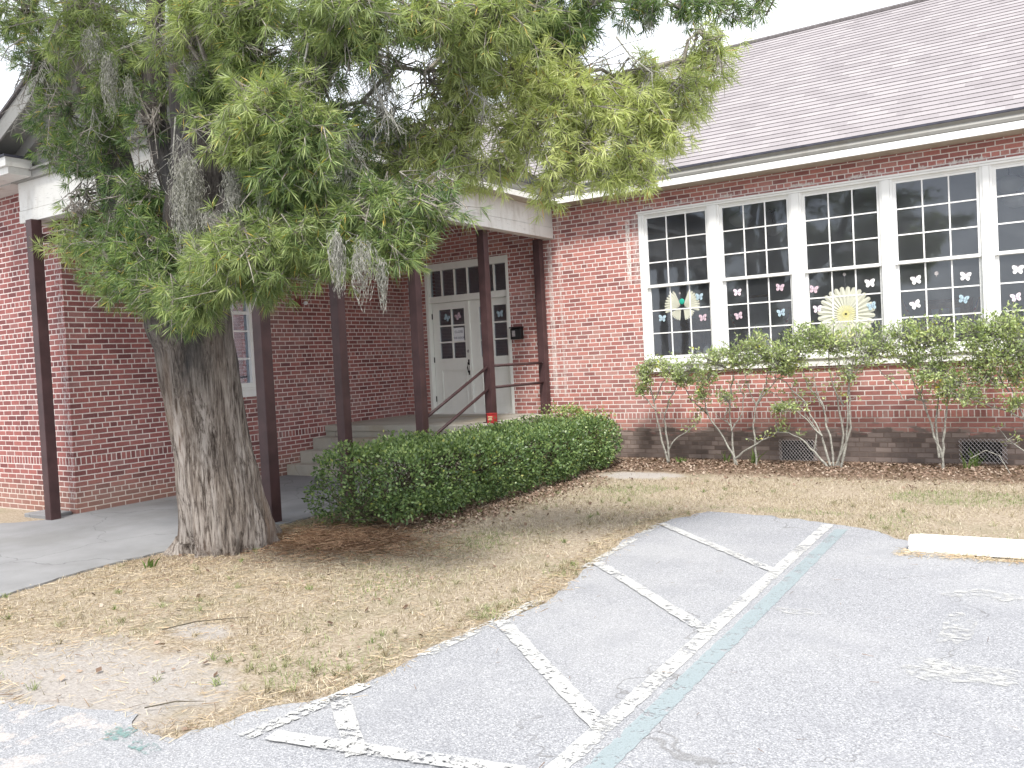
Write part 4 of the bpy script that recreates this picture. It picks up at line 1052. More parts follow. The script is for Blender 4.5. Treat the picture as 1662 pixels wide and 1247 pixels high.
for k, (pl, rd) in enumerate(leaders):
    V, F = bark_tube(pxpath(pl), rd, 60, 70, 20 + k * 7, .9); lv.add(V, F)
lo = lv.build('limb', M_['bark'], tree)

# foliage clumps: photo pixel centre, depth plane y, half sizes in px, number of twigs, tint (0 dark green .. 1 yellow green)
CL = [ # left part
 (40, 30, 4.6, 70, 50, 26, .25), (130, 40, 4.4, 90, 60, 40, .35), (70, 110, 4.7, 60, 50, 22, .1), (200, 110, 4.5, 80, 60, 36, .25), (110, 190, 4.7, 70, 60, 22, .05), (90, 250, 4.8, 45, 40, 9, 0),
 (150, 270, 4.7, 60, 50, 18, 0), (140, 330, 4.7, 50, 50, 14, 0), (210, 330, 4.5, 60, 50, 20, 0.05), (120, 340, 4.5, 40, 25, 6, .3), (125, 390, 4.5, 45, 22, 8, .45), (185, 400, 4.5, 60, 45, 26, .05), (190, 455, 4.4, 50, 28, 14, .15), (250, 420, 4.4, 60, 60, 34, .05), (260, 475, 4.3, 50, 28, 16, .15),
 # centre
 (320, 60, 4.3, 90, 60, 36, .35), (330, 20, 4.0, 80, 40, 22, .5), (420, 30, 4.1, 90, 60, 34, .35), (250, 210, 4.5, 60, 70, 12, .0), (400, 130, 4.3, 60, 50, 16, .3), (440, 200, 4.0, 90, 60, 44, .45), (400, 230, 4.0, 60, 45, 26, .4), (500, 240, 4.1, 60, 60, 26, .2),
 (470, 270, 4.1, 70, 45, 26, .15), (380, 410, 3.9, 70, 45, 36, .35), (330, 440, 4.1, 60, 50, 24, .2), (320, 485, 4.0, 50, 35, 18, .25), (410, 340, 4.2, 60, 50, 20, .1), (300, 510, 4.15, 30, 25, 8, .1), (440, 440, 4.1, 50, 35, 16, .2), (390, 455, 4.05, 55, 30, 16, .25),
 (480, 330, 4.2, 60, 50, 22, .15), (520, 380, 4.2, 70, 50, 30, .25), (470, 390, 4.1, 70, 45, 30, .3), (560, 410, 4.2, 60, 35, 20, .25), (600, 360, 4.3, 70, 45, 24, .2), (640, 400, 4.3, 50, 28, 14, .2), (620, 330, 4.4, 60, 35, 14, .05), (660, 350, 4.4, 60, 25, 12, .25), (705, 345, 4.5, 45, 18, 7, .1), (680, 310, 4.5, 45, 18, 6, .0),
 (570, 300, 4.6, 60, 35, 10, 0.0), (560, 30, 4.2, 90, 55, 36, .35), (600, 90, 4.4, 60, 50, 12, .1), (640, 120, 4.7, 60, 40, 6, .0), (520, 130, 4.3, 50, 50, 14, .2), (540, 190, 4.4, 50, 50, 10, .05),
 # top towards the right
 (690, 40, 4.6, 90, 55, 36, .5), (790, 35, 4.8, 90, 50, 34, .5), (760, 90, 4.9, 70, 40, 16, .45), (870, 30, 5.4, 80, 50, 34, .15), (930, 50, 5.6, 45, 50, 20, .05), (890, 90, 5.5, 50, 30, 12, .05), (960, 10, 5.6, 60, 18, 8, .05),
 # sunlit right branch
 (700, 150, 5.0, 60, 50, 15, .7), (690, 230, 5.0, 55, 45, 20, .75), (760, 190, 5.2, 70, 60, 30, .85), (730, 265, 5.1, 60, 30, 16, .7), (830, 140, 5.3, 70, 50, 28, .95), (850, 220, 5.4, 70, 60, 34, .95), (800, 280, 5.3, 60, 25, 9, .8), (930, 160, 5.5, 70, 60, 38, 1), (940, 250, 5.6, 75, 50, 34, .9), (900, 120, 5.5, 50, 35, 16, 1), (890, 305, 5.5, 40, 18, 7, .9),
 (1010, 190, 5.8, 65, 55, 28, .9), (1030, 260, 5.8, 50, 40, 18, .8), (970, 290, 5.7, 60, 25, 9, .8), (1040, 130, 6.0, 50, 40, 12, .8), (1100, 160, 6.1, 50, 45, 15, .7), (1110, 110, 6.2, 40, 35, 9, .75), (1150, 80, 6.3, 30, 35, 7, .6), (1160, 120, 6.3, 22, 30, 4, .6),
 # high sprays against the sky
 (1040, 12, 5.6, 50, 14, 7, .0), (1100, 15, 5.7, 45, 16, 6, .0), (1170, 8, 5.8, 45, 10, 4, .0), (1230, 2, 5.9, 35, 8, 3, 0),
 # above and behind the frame: keeps the crown whole, unseen part added for its shade
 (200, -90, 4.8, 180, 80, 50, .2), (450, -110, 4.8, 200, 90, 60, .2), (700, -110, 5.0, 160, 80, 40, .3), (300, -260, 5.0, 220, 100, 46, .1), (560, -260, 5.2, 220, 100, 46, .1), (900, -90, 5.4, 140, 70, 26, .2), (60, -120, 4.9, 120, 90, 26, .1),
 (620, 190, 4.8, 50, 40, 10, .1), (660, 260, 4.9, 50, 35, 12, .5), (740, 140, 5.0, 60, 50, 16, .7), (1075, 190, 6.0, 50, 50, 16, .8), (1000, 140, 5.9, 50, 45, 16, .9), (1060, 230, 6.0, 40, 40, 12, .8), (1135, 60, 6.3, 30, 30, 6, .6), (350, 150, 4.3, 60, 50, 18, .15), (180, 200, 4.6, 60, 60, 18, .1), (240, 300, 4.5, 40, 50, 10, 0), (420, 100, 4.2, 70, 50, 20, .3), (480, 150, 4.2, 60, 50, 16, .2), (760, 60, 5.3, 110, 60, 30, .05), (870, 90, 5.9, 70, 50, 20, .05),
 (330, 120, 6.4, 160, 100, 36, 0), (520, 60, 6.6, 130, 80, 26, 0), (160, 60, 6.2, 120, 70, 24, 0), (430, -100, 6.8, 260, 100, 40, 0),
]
tw = MB(); LP, LD, LT, LS = [], [], [], []
anchors = []
for pl, rd in leaders:
    pts = pxpath(pl)
    for a, b in zip(pts[:-1], pts[1:]):
        for f in (0, .33, .66): anchors.append(a + (b - a) * f)
anchors = np.array(anchors)
hubs = []
for (px, py, Y, hx, hy, nt, tint) in CL:
    c = at(px, py, Y); dep = CR[2] @ (c - np.array([0, 0, H])); m = dep / FPX
    ax3 = np.array([hx * m, .75 * (hx + hy) / 2 * m, hy * m])
    right = np.array([CR[0][0], CR[0][1], 0])
    hub = c + np.array([0, 0, ax3[2] * .3])
    hubs.append((hub, c, ax3, nt, tint, px, py))
for (wx, wy, wz, rx, ry, rz, nt) in ((-8.2, 3.2, 7.0, 1.4, 1.2, .7, 60), (-6.4, 2.9, 6.9, 1.3, 1.2, .7, 60), (-9.8, 4.2, 7.2, 1.2, 1.2, .8, 50), (-7.4, 1.6, 7.6, 1.5, 1.1, .6, 50), (-5.2, 4.0, 7.2, 1.3, 1.3, .8, 60), (-4.4, 2.4, 7.4, 1.3, 1.2, .6, 45), (-7, 5, 8.8, 2.2, 2.2, 1.2, 90), (-9, 2.4, 8.3, 1.4, 1.3, .8, 45), (-5, 5.8, 8.2, 1.6, 1.4, .9, 60)):  # unseen clumps above the frame, added to shade the walkway and porch
    c = np.array([wx, wy, wz], float); hubs.append((c, c, np.array([rx, ry, rz]), nt, .15, 0, 0))
hub_done = []
for hub, c, ax3, nt, tint, px, py in sorted(hubs, key=lambda h: np.min(np.linalg.norm(anchors - h[0], axis=1))):
    pool = np.vstack([anchors] + [np.array(hub_done)]) if hub_done else anchors
    d = np.linalg.norm(pool - hub, axis=1) + .8 * np.maximum(0, pool[:, 2] - hub[2] - .2) * 0
    a = pool[np.argmin(d)]
    mid = (a + hub) / 2 + np.array([rng.normal(0, .06), rng.normal(0, .06), .10 * np.linalg.norm(hub - a)])
    L = np.linalg.norm(hub - a); r_ = .012 + .010 * L
    tw.tube([a, a * .55 + mid * .45, mid, mid * .4 + hub * .6, hub], [r_ * 1.2, r_, r_ * .85, r_ * .7, .009], 6)
    hub_done += [hub, mid]
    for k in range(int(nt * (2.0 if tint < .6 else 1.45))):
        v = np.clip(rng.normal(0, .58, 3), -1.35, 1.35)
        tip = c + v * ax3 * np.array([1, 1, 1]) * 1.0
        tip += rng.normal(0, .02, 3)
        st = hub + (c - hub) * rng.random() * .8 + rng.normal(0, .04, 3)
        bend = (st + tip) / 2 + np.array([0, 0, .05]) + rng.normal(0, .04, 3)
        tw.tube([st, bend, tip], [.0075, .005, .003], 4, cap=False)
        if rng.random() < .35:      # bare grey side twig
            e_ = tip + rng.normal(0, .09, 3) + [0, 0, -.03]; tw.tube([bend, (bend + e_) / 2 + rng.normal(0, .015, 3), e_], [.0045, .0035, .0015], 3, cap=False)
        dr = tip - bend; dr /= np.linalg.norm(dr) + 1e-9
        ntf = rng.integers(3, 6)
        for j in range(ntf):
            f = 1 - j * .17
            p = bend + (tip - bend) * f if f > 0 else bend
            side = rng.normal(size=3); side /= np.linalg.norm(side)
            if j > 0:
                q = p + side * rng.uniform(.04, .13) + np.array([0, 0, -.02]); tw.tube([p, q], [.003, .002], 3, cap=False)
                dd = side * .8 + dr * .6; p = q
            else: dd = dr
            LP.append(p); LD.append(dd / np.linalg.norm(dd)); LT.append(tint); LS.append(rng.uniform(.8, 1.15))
tw.build('branch', M_['limb'], tree)

def proj_px(P):
    c = (np.array(P) - np.array([0, 0, H])) @ np.array(CR).T
    return 831 + FPX * c[:, 0] / c[:, 2], 623.5 + FPX * c[:, 1] / c[:, 2]
gaps = [(318, 75, 22, 36, .9), (440, 78, 42, 24, .85), (640, 130, 80, 60, .8), (700, 85, 34, 26, .7), (250, 235, 42, 75, .9), (18, 165, 34, 55, .92), (345, 320, 48, 62, .85), (550, 120, 40, 40, .5), (985, 90, 50, 34, .9), (560, 210, 34, 30, .6), (1090, 60, 45, 30, .9), (130, 130, 20, 40, .5), (105, 318, 58, 42, .8), (60, 260, 40, 40, .7), (180, 330, 30, 30, .5), (730, 345, 45, 30, .55), (680, 300, 40, 25, .5), (380, 310, 30, 40, .5)]
LP = np.array(LP); LD = np.array(LD); LT = np.array(LT); gx, gy = proj_px(LP); kp = np.ones(len(LP), bool); gr_ = np.random.default_rng(3)
for (a, b, c_, d_, pr_) in gaps: kp &= ~((((gx - a) / c_) ** 2 + ((gy - b) / d_) ** 2 < 1) & (gr_.random(len(LP)) < pr_))
LP, LD, LT = LP[kp], LD[kp], LT[kp]

def tufts(P, D, nleaf, length, width, spread=(.35, 1.35), droop=.25, r=rng):
    P = np.repeat(np.array(P), nleaf, 0); D = np.repeat(np.array(D), nleaf, 0); n = len(P)
    a = np.cross(D, r.normal(size=(n, 3))); a /= np.linalg.norm(a, axis=1)[:, None] + 1e-9
    th = r.uniform(*spread, n)[:, None]
    d = D * np.cos(th) + a * np.sin(th); d[:, 2] -= droop * r.random(n); d /= np.linalg.norm(d, axis=1)[:, None]
    L = length * r.uniform(.6, 1.15, n)[:, None]; s = np.cross(d, r.normal(size=(n, 3))); s /= np.linalg.norm(s, axis=1)[:, None] + 1e-9
    base = P - D * r.uniform(0, .035, n)[:, None]
    tip = base + d * L; tip[:, 2] -= droop * .12 * L[:, 0]
    mid = base + d * L * .45
    w_ = width * r.uniform(.75, 1.2, n)[:, None] / 2
    return np.stack([base, mid + s * w_, tip, mid - s * w_], 1)
nl = 21
V = tufts(LP, LD, nl, .112, .0060, droop=.45)
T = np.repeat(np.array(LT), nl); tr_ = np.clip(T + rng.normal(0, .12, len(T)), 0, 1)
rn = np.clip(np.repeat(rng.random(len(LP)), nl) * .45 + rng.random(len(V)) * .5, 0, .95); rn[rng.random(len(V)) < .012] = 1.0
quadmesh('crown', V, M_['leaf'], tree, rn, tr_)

# dead grey twigs
def spray(px, py, Y, dx, dy, n, ln):
    dt = MB()
    a = at(px, py, Y); b = at(px + dx, py + dy, Y)
    mid = (a + b) / 2 + rng.normal(0, .02, 3); dt.tube([a, mid, b], [.008, .006, .003], 5)
    for k in range(n):
        f = rng.uniform(.2, 1); p = a + (b - a) * f
        q = p + np.array([rng.normal(0, .5), rng.normal(0, .3), -rng.uniform(.3, 1)]) * ln; m2 = (p + q) / 2 + rng.normal(0, .015, 3)
        dt.tube([p, m2, q], [.003, .0022, .0012], 4, cap=False)
        for _ in range(3):
            g_ = rng.uniform(.3, 1); r_ = p + (q - p) * g_; dt.tube([r_, r_ + np.array([rng.normal(0, .5), rng.normal(0, .3), rng.normal(-.3, .4)]) * ln * .4], [.0018, .001], 3, cap=False)
    dt.build('dead_twig', M_['stem'], tree)
for s in ((85, 75, 4.4, -32, 60, 14, .28), (60, 130, 4.4, -30, 60, 9, .22), (155, 150, 4.4, -8, 60, 9, .22), (285, 190, 4.2, 6, 120, 14, .20), (330, 180, 4.3, -40, 60, 14, .25), (600, 110, 4.4, 30, 80, 16, .25), (560, 90, 4.3, -40, 90, 14, .25),
          (1000, 60, 5.5, 60, 60, 6, .2), (740, 110, 4.9, 60, 60, 14, .2), (1000, 215, 5.7, -70, 40, 14, .2), (1100, 150, 6.0, -90, 60, 9, .16), (500, 70, 4.1, -30, 100, 8, .2), (560, 200, 4.4, 30, 70, 12, .25), (40, 60, 4.4, -40, 40, 5, .15), (300, 30, 4.0, -60, 30, 8, .2)):
    spray(*s)

# spanish moss (hangs from the tree, one object per clump)
def moss(px, y0, y1, wpx, Y, n, label, taper=.6):
    a = at(px, y0, Y); b = at(px, y1, Y); dep = CR[2] @ (a - np.array([0, 0, H])); wd = wpx * dep / FPX; Ht = a[2] - b[2]
    Q = []
    for k in range(n):
        x0 = rng.normal(0, .35) * wd / 2 * 1.2; s0 = rng.normal(0, .3) * wd / 2
        t0 = rng.uniform(0, .35); ln = rng.uniform(.2, 1) ** 1.5 * (1 - t0) + .05
        m_ = max(4, int(ln * Ht / .022)); p = np.array([x0, s0, -t0 * Ht]); v = np.array([0, 0, -1.0])
        for j in range(m_):
            v = v * .55 + rng.normal(0, .55, 3) + np.array([0, 0, -.62]); stp = v / (np.linalg.norm(v) + 1e-9) * .022
            q = p + stp; f = -q[2] / Ht
            if f > 1: break
            lim = wd / 2 * (1 - taper * f) * 1.3
            q[0] = np.clip(q[0], -lim, lim); q[1] = np.clip(q[1], -lim, lim)
            side = np.cross(stp, rng.normal(size=3)); side = side / (np.linalg.norm(side) + 1e-9) * .0016
            Q.append([p - side, p + side, q + side * .8, q - side * .8]); p = q
    Q = np.array(Q) + a
    o = quadmesh('moss_clump', Q, M_['moss'], None, rng.random(len(Q)))
    tag(o, label, 'moss clump', 'clumps of Spanish moss hanging in the tree')
moss(150, 40, 130, 34, 4.2, 110, 'grey moss clump high in the upper left of the crown')
moss(175, 80, 215, 26, 4.2, 150, 'long narrow grey moss beard in the left part of the crown', .75)
moss(208, 120, 185, 24, 4.2, 70, 'short grey moss clump just right of the long narrow beard')
moss(300, 250, 450, 50, 4.05, 430, 'largest grey moss beard hanging in front of the fork of the trunk', .7)
moss(375, 270, 385, 28, 3.95, 170, 'grey moss clump on the right side of the dark hollow above the trunk')
moss(345, 342, 380, 46, 4.05, 260, 'low moss swag stretched across the dark hollow above the trunk', .2)
moss(310, 100, 160, 40, 4.1, 90, 'small grey moss clump in the middle of the crown')
moss(545, 370, 500, 20, 3.9, 150, 'thin grey moss streamer left of the swag over the porch post', .6)
moss(585, 380, 520, 44, 3.95, 120, 'grey moss swag hanging in front of the second porch post', .95)
moss(618, 415, 530, 16, 4.1, 110, 'thinnest rightmost moss streamer below the leaves', .95)
moss(612, 60, 260, 70, 4.6, 260, 'wide dusky moss curtain between the crown and the sunlit branch', .3)
moss(425, 290, 375, 16, 3.95, 50, 'short moss streamer beneath the bright green leaves')
moss(560, 235, 330, 40, 4.3, 120, 'grey moss clump above the porch corner')
moss(1052, 12, 75, 16, 5.6, 90, 'small moss tassel hanging against the white sky')
moss(985, 270, 300, 30, 5.6, 40, 'brownish tangle under the sunlit branch')
moss(425, 395, 440, 14, 3.95, 30, 'small moss wisp low beside the trunk')

# ------------------------------------------------------------------ hedge
def leafcloud(P, N, length, width, r=rng, flat=.5):
    n = len(P); d = N + r.normal(0, .7, (n, 3)); d /= np.linalg.norm(d, axis=1)[:, None]
    s = np.cross(d, r.normal(size=(n, 3))); s /= np.linalg.norm(s, axis=1)[:, None] + 1e-9
    L = length * r.uniform(.6, 1.2, n)[:, None]; w_ = width * r.uniform(.7, 1.2, n)[:, None] / 2
    nn = np.cross(d, s) * L * .08
    return np.stack([P, P + d * L * .45 + s * w_ + nn, P + d * L, P + d * L * .45 - s * w_ + nn], 1)

def bush_points(cs, axes, n, r=rng):
    """points near the surface of a union of ellipsoids, outside the others"""
    out = []; nr = []
    cs = np.array(cs); axes = np.array(axes); area = axes.prod(1) ** (2 / 3); pr = area / area.sum()
    idx = r.choice(len(cs), n, p=pr); v = r.normal(size=(n, 3)); v /= np.linalg.norm(v, axis=1)[:, None]
    f = 1 - np.abs(r.normal(0, .12, n))[:, None]
    P = cs[idx] + v * axes[idx] * f
    keep = P[:, 2] > .02
    for k in range(len(cs)):
        q = ((P - cs[k]) / axes[k]); ins = (q ** 2).sum(1) < .62; keep &= ~(ins & (idx != k))
    return P[keep], v[keep]

hd = thing('clipped_hedge', 'dense dark green clipped hedge growing along the porch', 'hedge', (-6.3, 8.8, 0))
cs, ax_s = [], []
rh = np.random.default_rng(5)
for k in range(46):
    f = k / 45; y = 6.95 + 4.5 * f + rh.normal(0, .05); cx_ = -6.22 - .12 * f
    for s in range(3):
        cs.append((cx_ + (s - 1) * .40 + rh.normal(0, .05), y + rh.normal(0, .06), .47 + rh.normal(0, .035) - .13 * math.sin(min(1, f * 1.6) * math.pi / 2) + .06 * f)); ax_s.append((.30 + rh.normal(0, .03), .28, .40 + rh.normal(0, .03) - .05 * f))
for k in range(50):
    f = rh.random(); sd = rh.choice([-1, 1]); cs.append((-6.22 - .12 * f + sd * .53, 6.85 + 4.6 * f, rh.uniform(.18, .62))); ax_s.append((.20, .22, .2))
for k in range(16):
    cs.append((rh.uniform(-6.95, -5.6), 6.70 + rh.normal(0, .04), rh.uniform(.2, .62))); ax_s.append((.22, .18, .24))
P, N = bush_points(cs, ax_s, 190000, rh)
clump = np.sin(P[:, 0] * 17 + 2 * np.sin(P[:, 1] * 9)) * np.sin(P[:, 1] * 13 + P[:, 2] * 15)
keep = rh.random(len(P)) < .62 + .38 * (clump > -.35); P, N = P[keep], N[keep]
P -= N * np.abs(rh.normal(0, .05, len(P)))[:, None]; P += rh.normal(0, .018, P.shape)
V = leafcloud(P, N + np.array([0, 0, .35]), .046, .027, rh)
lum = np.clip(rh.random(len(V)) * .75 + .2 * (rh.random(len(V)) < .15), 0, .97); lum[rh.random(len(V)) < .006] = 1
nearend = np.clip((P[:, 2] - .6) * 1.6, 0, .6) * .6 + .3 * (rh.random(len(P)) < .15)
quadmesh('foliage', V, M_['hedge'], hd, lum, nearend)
sp = MB()
for k in range(900):
    i = rh.integers(0, len(P)); p = P[i]; q = np.array([-6.25 + rh.normal(0, .12), p[1] + rh.normal(0, .12), max(.1, p[2] * .45)]); sp.tube([q, (p + q) / 2 + rh.normal(0, .02, 3), p], [.005, .004, .002], 3, cap=False)
for k in range(26):
    y = 6.9 + 4.5 * k / 25; b = np.array([-6.25 + rh.normal(0, .15), y, 0]); sp.tube([b, b + [rh.normal(0, .05), rh.normal(0, .05), .3], b + [rh.normal(0, .15), rh.normal(0, .1), .6]], [.022, .016, .008], 6)
sp.build('stems', M_['hstem'], hd)

hb = thing('rounded_bush', 'lighter yellow green bush at the far end of the hedge by the brick wall', 'bush', (-6.4, 11.95, 0))
cs, ax_s = [], []
for k in range(26):
    cs.append((rh.uniform(-7.1, -6.2), rh.uniform(11.4, 12.2), rh.uniform(.38, .66))); ax_s.append((.24, .24, .24))
cs.append((-6.1, 11.6, .3)); ax_s.append((.22, .22, .24))
P, N = bush_points(cs, ax_s, 11000, rh); P += rh.normal(0, .03, P.shape)
P2 = P[(rh.random(len(P)) < .8)]; N2 = N[:len(P2)]
V = leafcloud(P2, N2 + np.array([0, 0, .4]), .055, .024, rh)
quadmesh('foliage', V, M_['hedge'], hb, rh.random(len(V)) * .95, .6 + .4 * rh.random(len(V)))
sp = MB()
for k in range(120):
    p = P2[rh.integers(0, len(P2))]; b = np.array([-6.4 + rh.normal(0, .25), 11.9 + rh.normal(0, .15), .0]); sp.tube([b, (b + p) / 2 + rh.normal(0, .05, 3), p], [.008, .006, .002], 4, cap=False)
sp.build('stems', M_['hstem'], hb)

# ------------------------------------------------------------------ leggy shrubs in front of the windows
SH = [
 ('slender two stemmed shrub, leftmost under the windows', (1082, 752), [
   [(1083, 754), (1070, 695), (1064, 660), (1055, 630), (1052, 595)], [(1086, 750), (1082, 700), (1078, 672), (1092, 640), (1106, 615)], [(1084, 735), (1096, 712), (1115, 700), (1132, 688), (1136, 672)], [(1064, 665), (1045, 640), (1038, 615)], [(1062, 655), (1075, 625), (1090, 600)]],
  [(1060, 598, 24, 14), (1085, 600, 22, 16), (1045, 620, 14, 22), (1100, 618, 16, 12), (1040, 640, 8, 10)]),
 ('bushy shrub with yellow green sprigs, second from the left', (1192, 755), [
   [(1194, 756), (1187, 705), (1181, 655), (1192, 615), (1186, 580)], [(1197, 754), (1172, 712), (1148, 672), (1122, 650), (1108, 622)], [(1187, 700), (1204, 672), (1207, 645), (1194, 622), (1182, 600)], [(1192, 745), (1215, 728), (1240, 715), (1262, 702)], [(1183, 690), (1172, 680), (1186, 660)], [(1150, 675), (1140, 640), (1135, 600)]],
  [(1120, 605, 26, 18), (1150, 590, 30, 22), (1190, 580, 30, 24), (1215, 590, 24, 24), (1110, 625, 18, 16), (1140, 650, 14, 10), (1176, 650, 16, 10), (1150, 622, 18, 14)]),
 ('thin single stemmed shrub between two fuller ones', (1228, 754), [
   [(1228, 756), (1226, 720), (1222, 690), (1228, 655), (1243, 625), (1248, 590)], [(1228, 660), (1215, 630), (1208, 600)], [(1230, 655), (1256, 620), (1262, 590)]],
  [(1240, 572, 30, 24), (1262, 592, 22, 20), (1225, 562, 20, 16), (1275, 580, 18, 16)]),
 ('fullest shrub with many grey stems, in front of the left vent', (1355, 760), [
   [(1350, 760), (1333, 705), (1306, 655), (1275, 622), (1248, 605)], [(1354, 760), (1346, 705), (1338, 660), (1312, 625), (1298, 590)], [(1358, 762), (1366, 705), (1357, 645), (1346, 605), (1345, 565)], [(1364, 760), (1376, 700), (1375, 650), (1382, 600), (1392, 560)], [(1344, 757), (1322, 735), (1303, 715), (1280, 702), (1264, 700), (1258, 682)],
   [(1356, 760), (1382, 695), (1378, 625), (1402, 585)], [(1322, 733), (1325, 700), (1305, 668), (1285, 640)], [(1340, 665), (1325, 640), (1320, 600)], [(1370, 660), (1352, 625), (1365, 580)], [(1335, 705), (1300, 672), (1270, 650), (1255, 640)]],
  [(1290, 575, 30, 26), (1320, 560, 34, 24), (1350, 562, 32, 30), (1385, 560, 32, 28), (1412, 575, 22, 24), (1275, 600, 18, 18), (1262, 668, 12, 8), (1282, 668, 14, 8), (1375, 610, 18, 14), (1300, 545, 24, 14)]),
 ('tall shrub with a twisted pale stem, left of the right vent', (1527, 762), [
   [(1532, 764), (1530, 740), (1515, 710), (1506, 668), (1492, 642), (1478, 612), (1470, 578)], [(1524, 742), (1520, 700), (1521, 650), (1524, 605), (1532, 560)], [(1531, 745), (1534, 700), (1536, 655), (1545, 620)], [(1505, 650), (1482, 646), (1468, 648), (1448, 620), (1425, 595), (1410, 578)], [(1494, 640), (1505, 610), (1500, 570)]],
  [(1440, 560, 30, 26), (1470, 550, 32, 26), (1505, 552, 32, 30), (1535, 560, 26, 34), (1525, 610, 30, 20), (1500, 612, 24, 18), (1555, 625, 28, 16), (1540, 640, 26, 12), (1575, 650, 26, 12), (1480, 592, 22, 18)]),
 ('shrub at the right edge reaching in with a horizontal pale limb', (1705, 768), [
   [(1705, 770), (1690, 705), (1668, 685), (1640, 668), (1608, 660), (1580, 645)], [(1700, 720), (1665, 680), (1638, 620), (1628, 580), (1618, 545)], [(1700, 740), (1660, 735), (1635, 712), (1618, 690)], [(1710, 760), (1720, 650), (1700, 560)], [(1640, 640), (1610, 600), (1595, 560)]],
  [(1580, 548, 30, 26), (1610, 545, 30, 26), (1640, 540, 26, 30), (1655, 570, 22, 28), (1590, 590, 28, 24), (1625, 590, 28, 22), (1655, 618, 18, 22), (1600, 625, 26, 14), (1690, 560, 50, 40), (1740, 580, 40, 40), (1650, 655, 16, 10)]),
]
rs = np.random.default_rng(21)
for (lb, base, stems, clumps) in SH:
    root = at(base[0], base[1], 12.02); root[2] = 0
    t = thing('leggy_shrub', lb, 'shrub', tuple(root), 'shrubs under the classroom windows')
    sm = MB(); ends = []
    for st in stems:
        off = rs.uniform(-.18, .1); pts = [];
        for k, (a, b) in enumerate(st):
            f = k / (len(st) - 1)
            p = at(a, b, 12.02 + off * f * (1 if len(st) > 3 else 1)); p = p + rs.normal(0, .008, 3)
            if b > 748: p[2] = -.02
            pts.append(p)
        fine = []
        for a, b in zip(pts[:-1], pts[1:]):
            for f in (0, .33, .66): fine.append(a + (b - a) * f + rs.normal(0, .007, 3))
        fine.append(pts[-1]); n = len(fine); thick = .0165 if st[0][1] > 740 else .011
        sm.tube(fine, [thick * (1 - .72 * i / (n - 1)) * rs.uniform(.85, 1.15) for i in range(n)], 7)
        ends += fine[n // 2:]
    ends = np.array(ends); LPs, LNs = [], []
    for (px, py, hx, hy) in clumps:
        c = at(px, py - 6, 11.9 + rs.normal(0, .05)); m = 11.3 / FPX
        a3 = np.array([hx * m * 1.2, .26, hy * m * 1.3])
        src = ends[np.argmin(np.linalg.norm(ends - c, axis=1))]
        for k in range(int(12 + hx * hy / 20)):
            v = rs.normal(size=3); v /= np.linalg.norm(v); p = c + v * a3 * rs.random() ** .4
            s_ = src + (c - src) * rs.random(); md = (s_ + p) / 2 + rs.normal(0, .025, 3)
            sm.tube([s_, md, p], [.0052, .004, .0022], 4, cap=False)
            for _ in range(2):
                e_ = md + (p - md) * rs.random(); sm.tube([e_, e_ + rs.normal(0, .05, 3) + [0, 0, .02]], [.0024, .0014], 3, cap=False)
            for f in (1, .8, .6, .4):
                q = md + (p - md) * f; nn = rs.integers(2, 6)
                for _ in range(nn): LPs.append(q + rs.normal(0, .03, 3)); LNs.append((p - md) / (np.linalg.norm(p - md) + 1e-6) * .6 + [0, 0, .4])
    for e in ends[rs.random(len(ends)) < .75]:      # leafy side shoots lower down the stems
        for _ in range(2):
            d_ = rs.normal(0, 1, 3); d_[2] = abs(d_[2]) * .6 + .2; d_ = d_ / np.linalg.norm(d_) * rs.uniform(.06, .17); sm.tube([e, e + d_ * .6 + rs.normal(0, .008, 3), e + d_], [.004, .003, .0018], 4, cap=False)
            for f in (.6, .85, 1):
                for _ in range(rs.integers(1, 4)): LPs.append(e + d_ * f + rs.normal(0, .015, 3)); LNs.append(d_ * 3)
    sm.build('stems', M_['stem'], t)
    LPs = np.array(LPs); LNs = np.array(LNs)
    hol = np.sin(LPs[:, 0] * 15 + 3 * np.sin(LPs[:, 2] * 7)) * np.sin(LPs[:, 2] * 19 + LPs[:, 1] * 11 + 2 * np.sin(LPs[:, 0] * 9))
    kk = (hol > -.18) | (rs.random(len(LPs)) < .35); LPs, LNs = LPs[kk], LNs[kk]
    V = leafcloud(LPs, LNs, .054, .023, rs)
    cl = .5 + .5 * np.sin(LPs[:, 0] * 6.0 + 1) * np.cos(LPs[:, 2] * 9)
    rn = np.clip(rs.random(len(V)) * .7 + cl * .25, 0, .96); rn[(rs.random(len(V)) < .05) & (cl > .8)] = 1
    quadmesh('foliage', V, M_['shrubleaf'], t, rn)

# small weeds at the wall foot
def weed(px, Y, n, ln, label, mat='blade'):
    b = at(px, 752, Y); b[2] = 0; Q = []
    for k in range(n):
        d = np.array([rs.normal(0, .35), rs.normal(0, .25), 1.0]); d /= np.linalg.norm(d); L = ln * rs.uniform(.5, 1); s = np.cross(d, rs.normal(size=3)); s = s / np.linalg.norm(s) * .008
        p0 = b + [rs.normal(0, .03), rs.normal(0, .03), 0]; p1 = p0 + d * L * .5; p2 = p0 + d * L + np.array([d[0], d[1], -.3]) * L * .3
        Q.append([p0 - s, p0 + s, p1 + s, p1 - s]); Q.append([p1 - s, p1 + s, p2 + s * .1, p2 - s * .1])
    o = quadmesh('weed_tuft', np.array(Q), M_[mat], None, rs.random(len(Q)) * .5, np.full(len(Q), .9)); tag(o, label, 'weed', 'weed tufts at the foot of the wall')
weed(1226, 12.2, 16, .28, 'grassy weed tuft at the foot of the thin shrub')
weed(1178, 12.2, 8, .25, 'sparse weed tuft left of the second shrub')
weed(1568, 12.1, 7, .30, 'upright weed in front of the right vent')
weed(1105, 12.1, 26, .12, 'low brownish weed clump beside the leftmost shrub')
weed(1585, 12.3, 10, .3, 'leafy weed against the right vent')
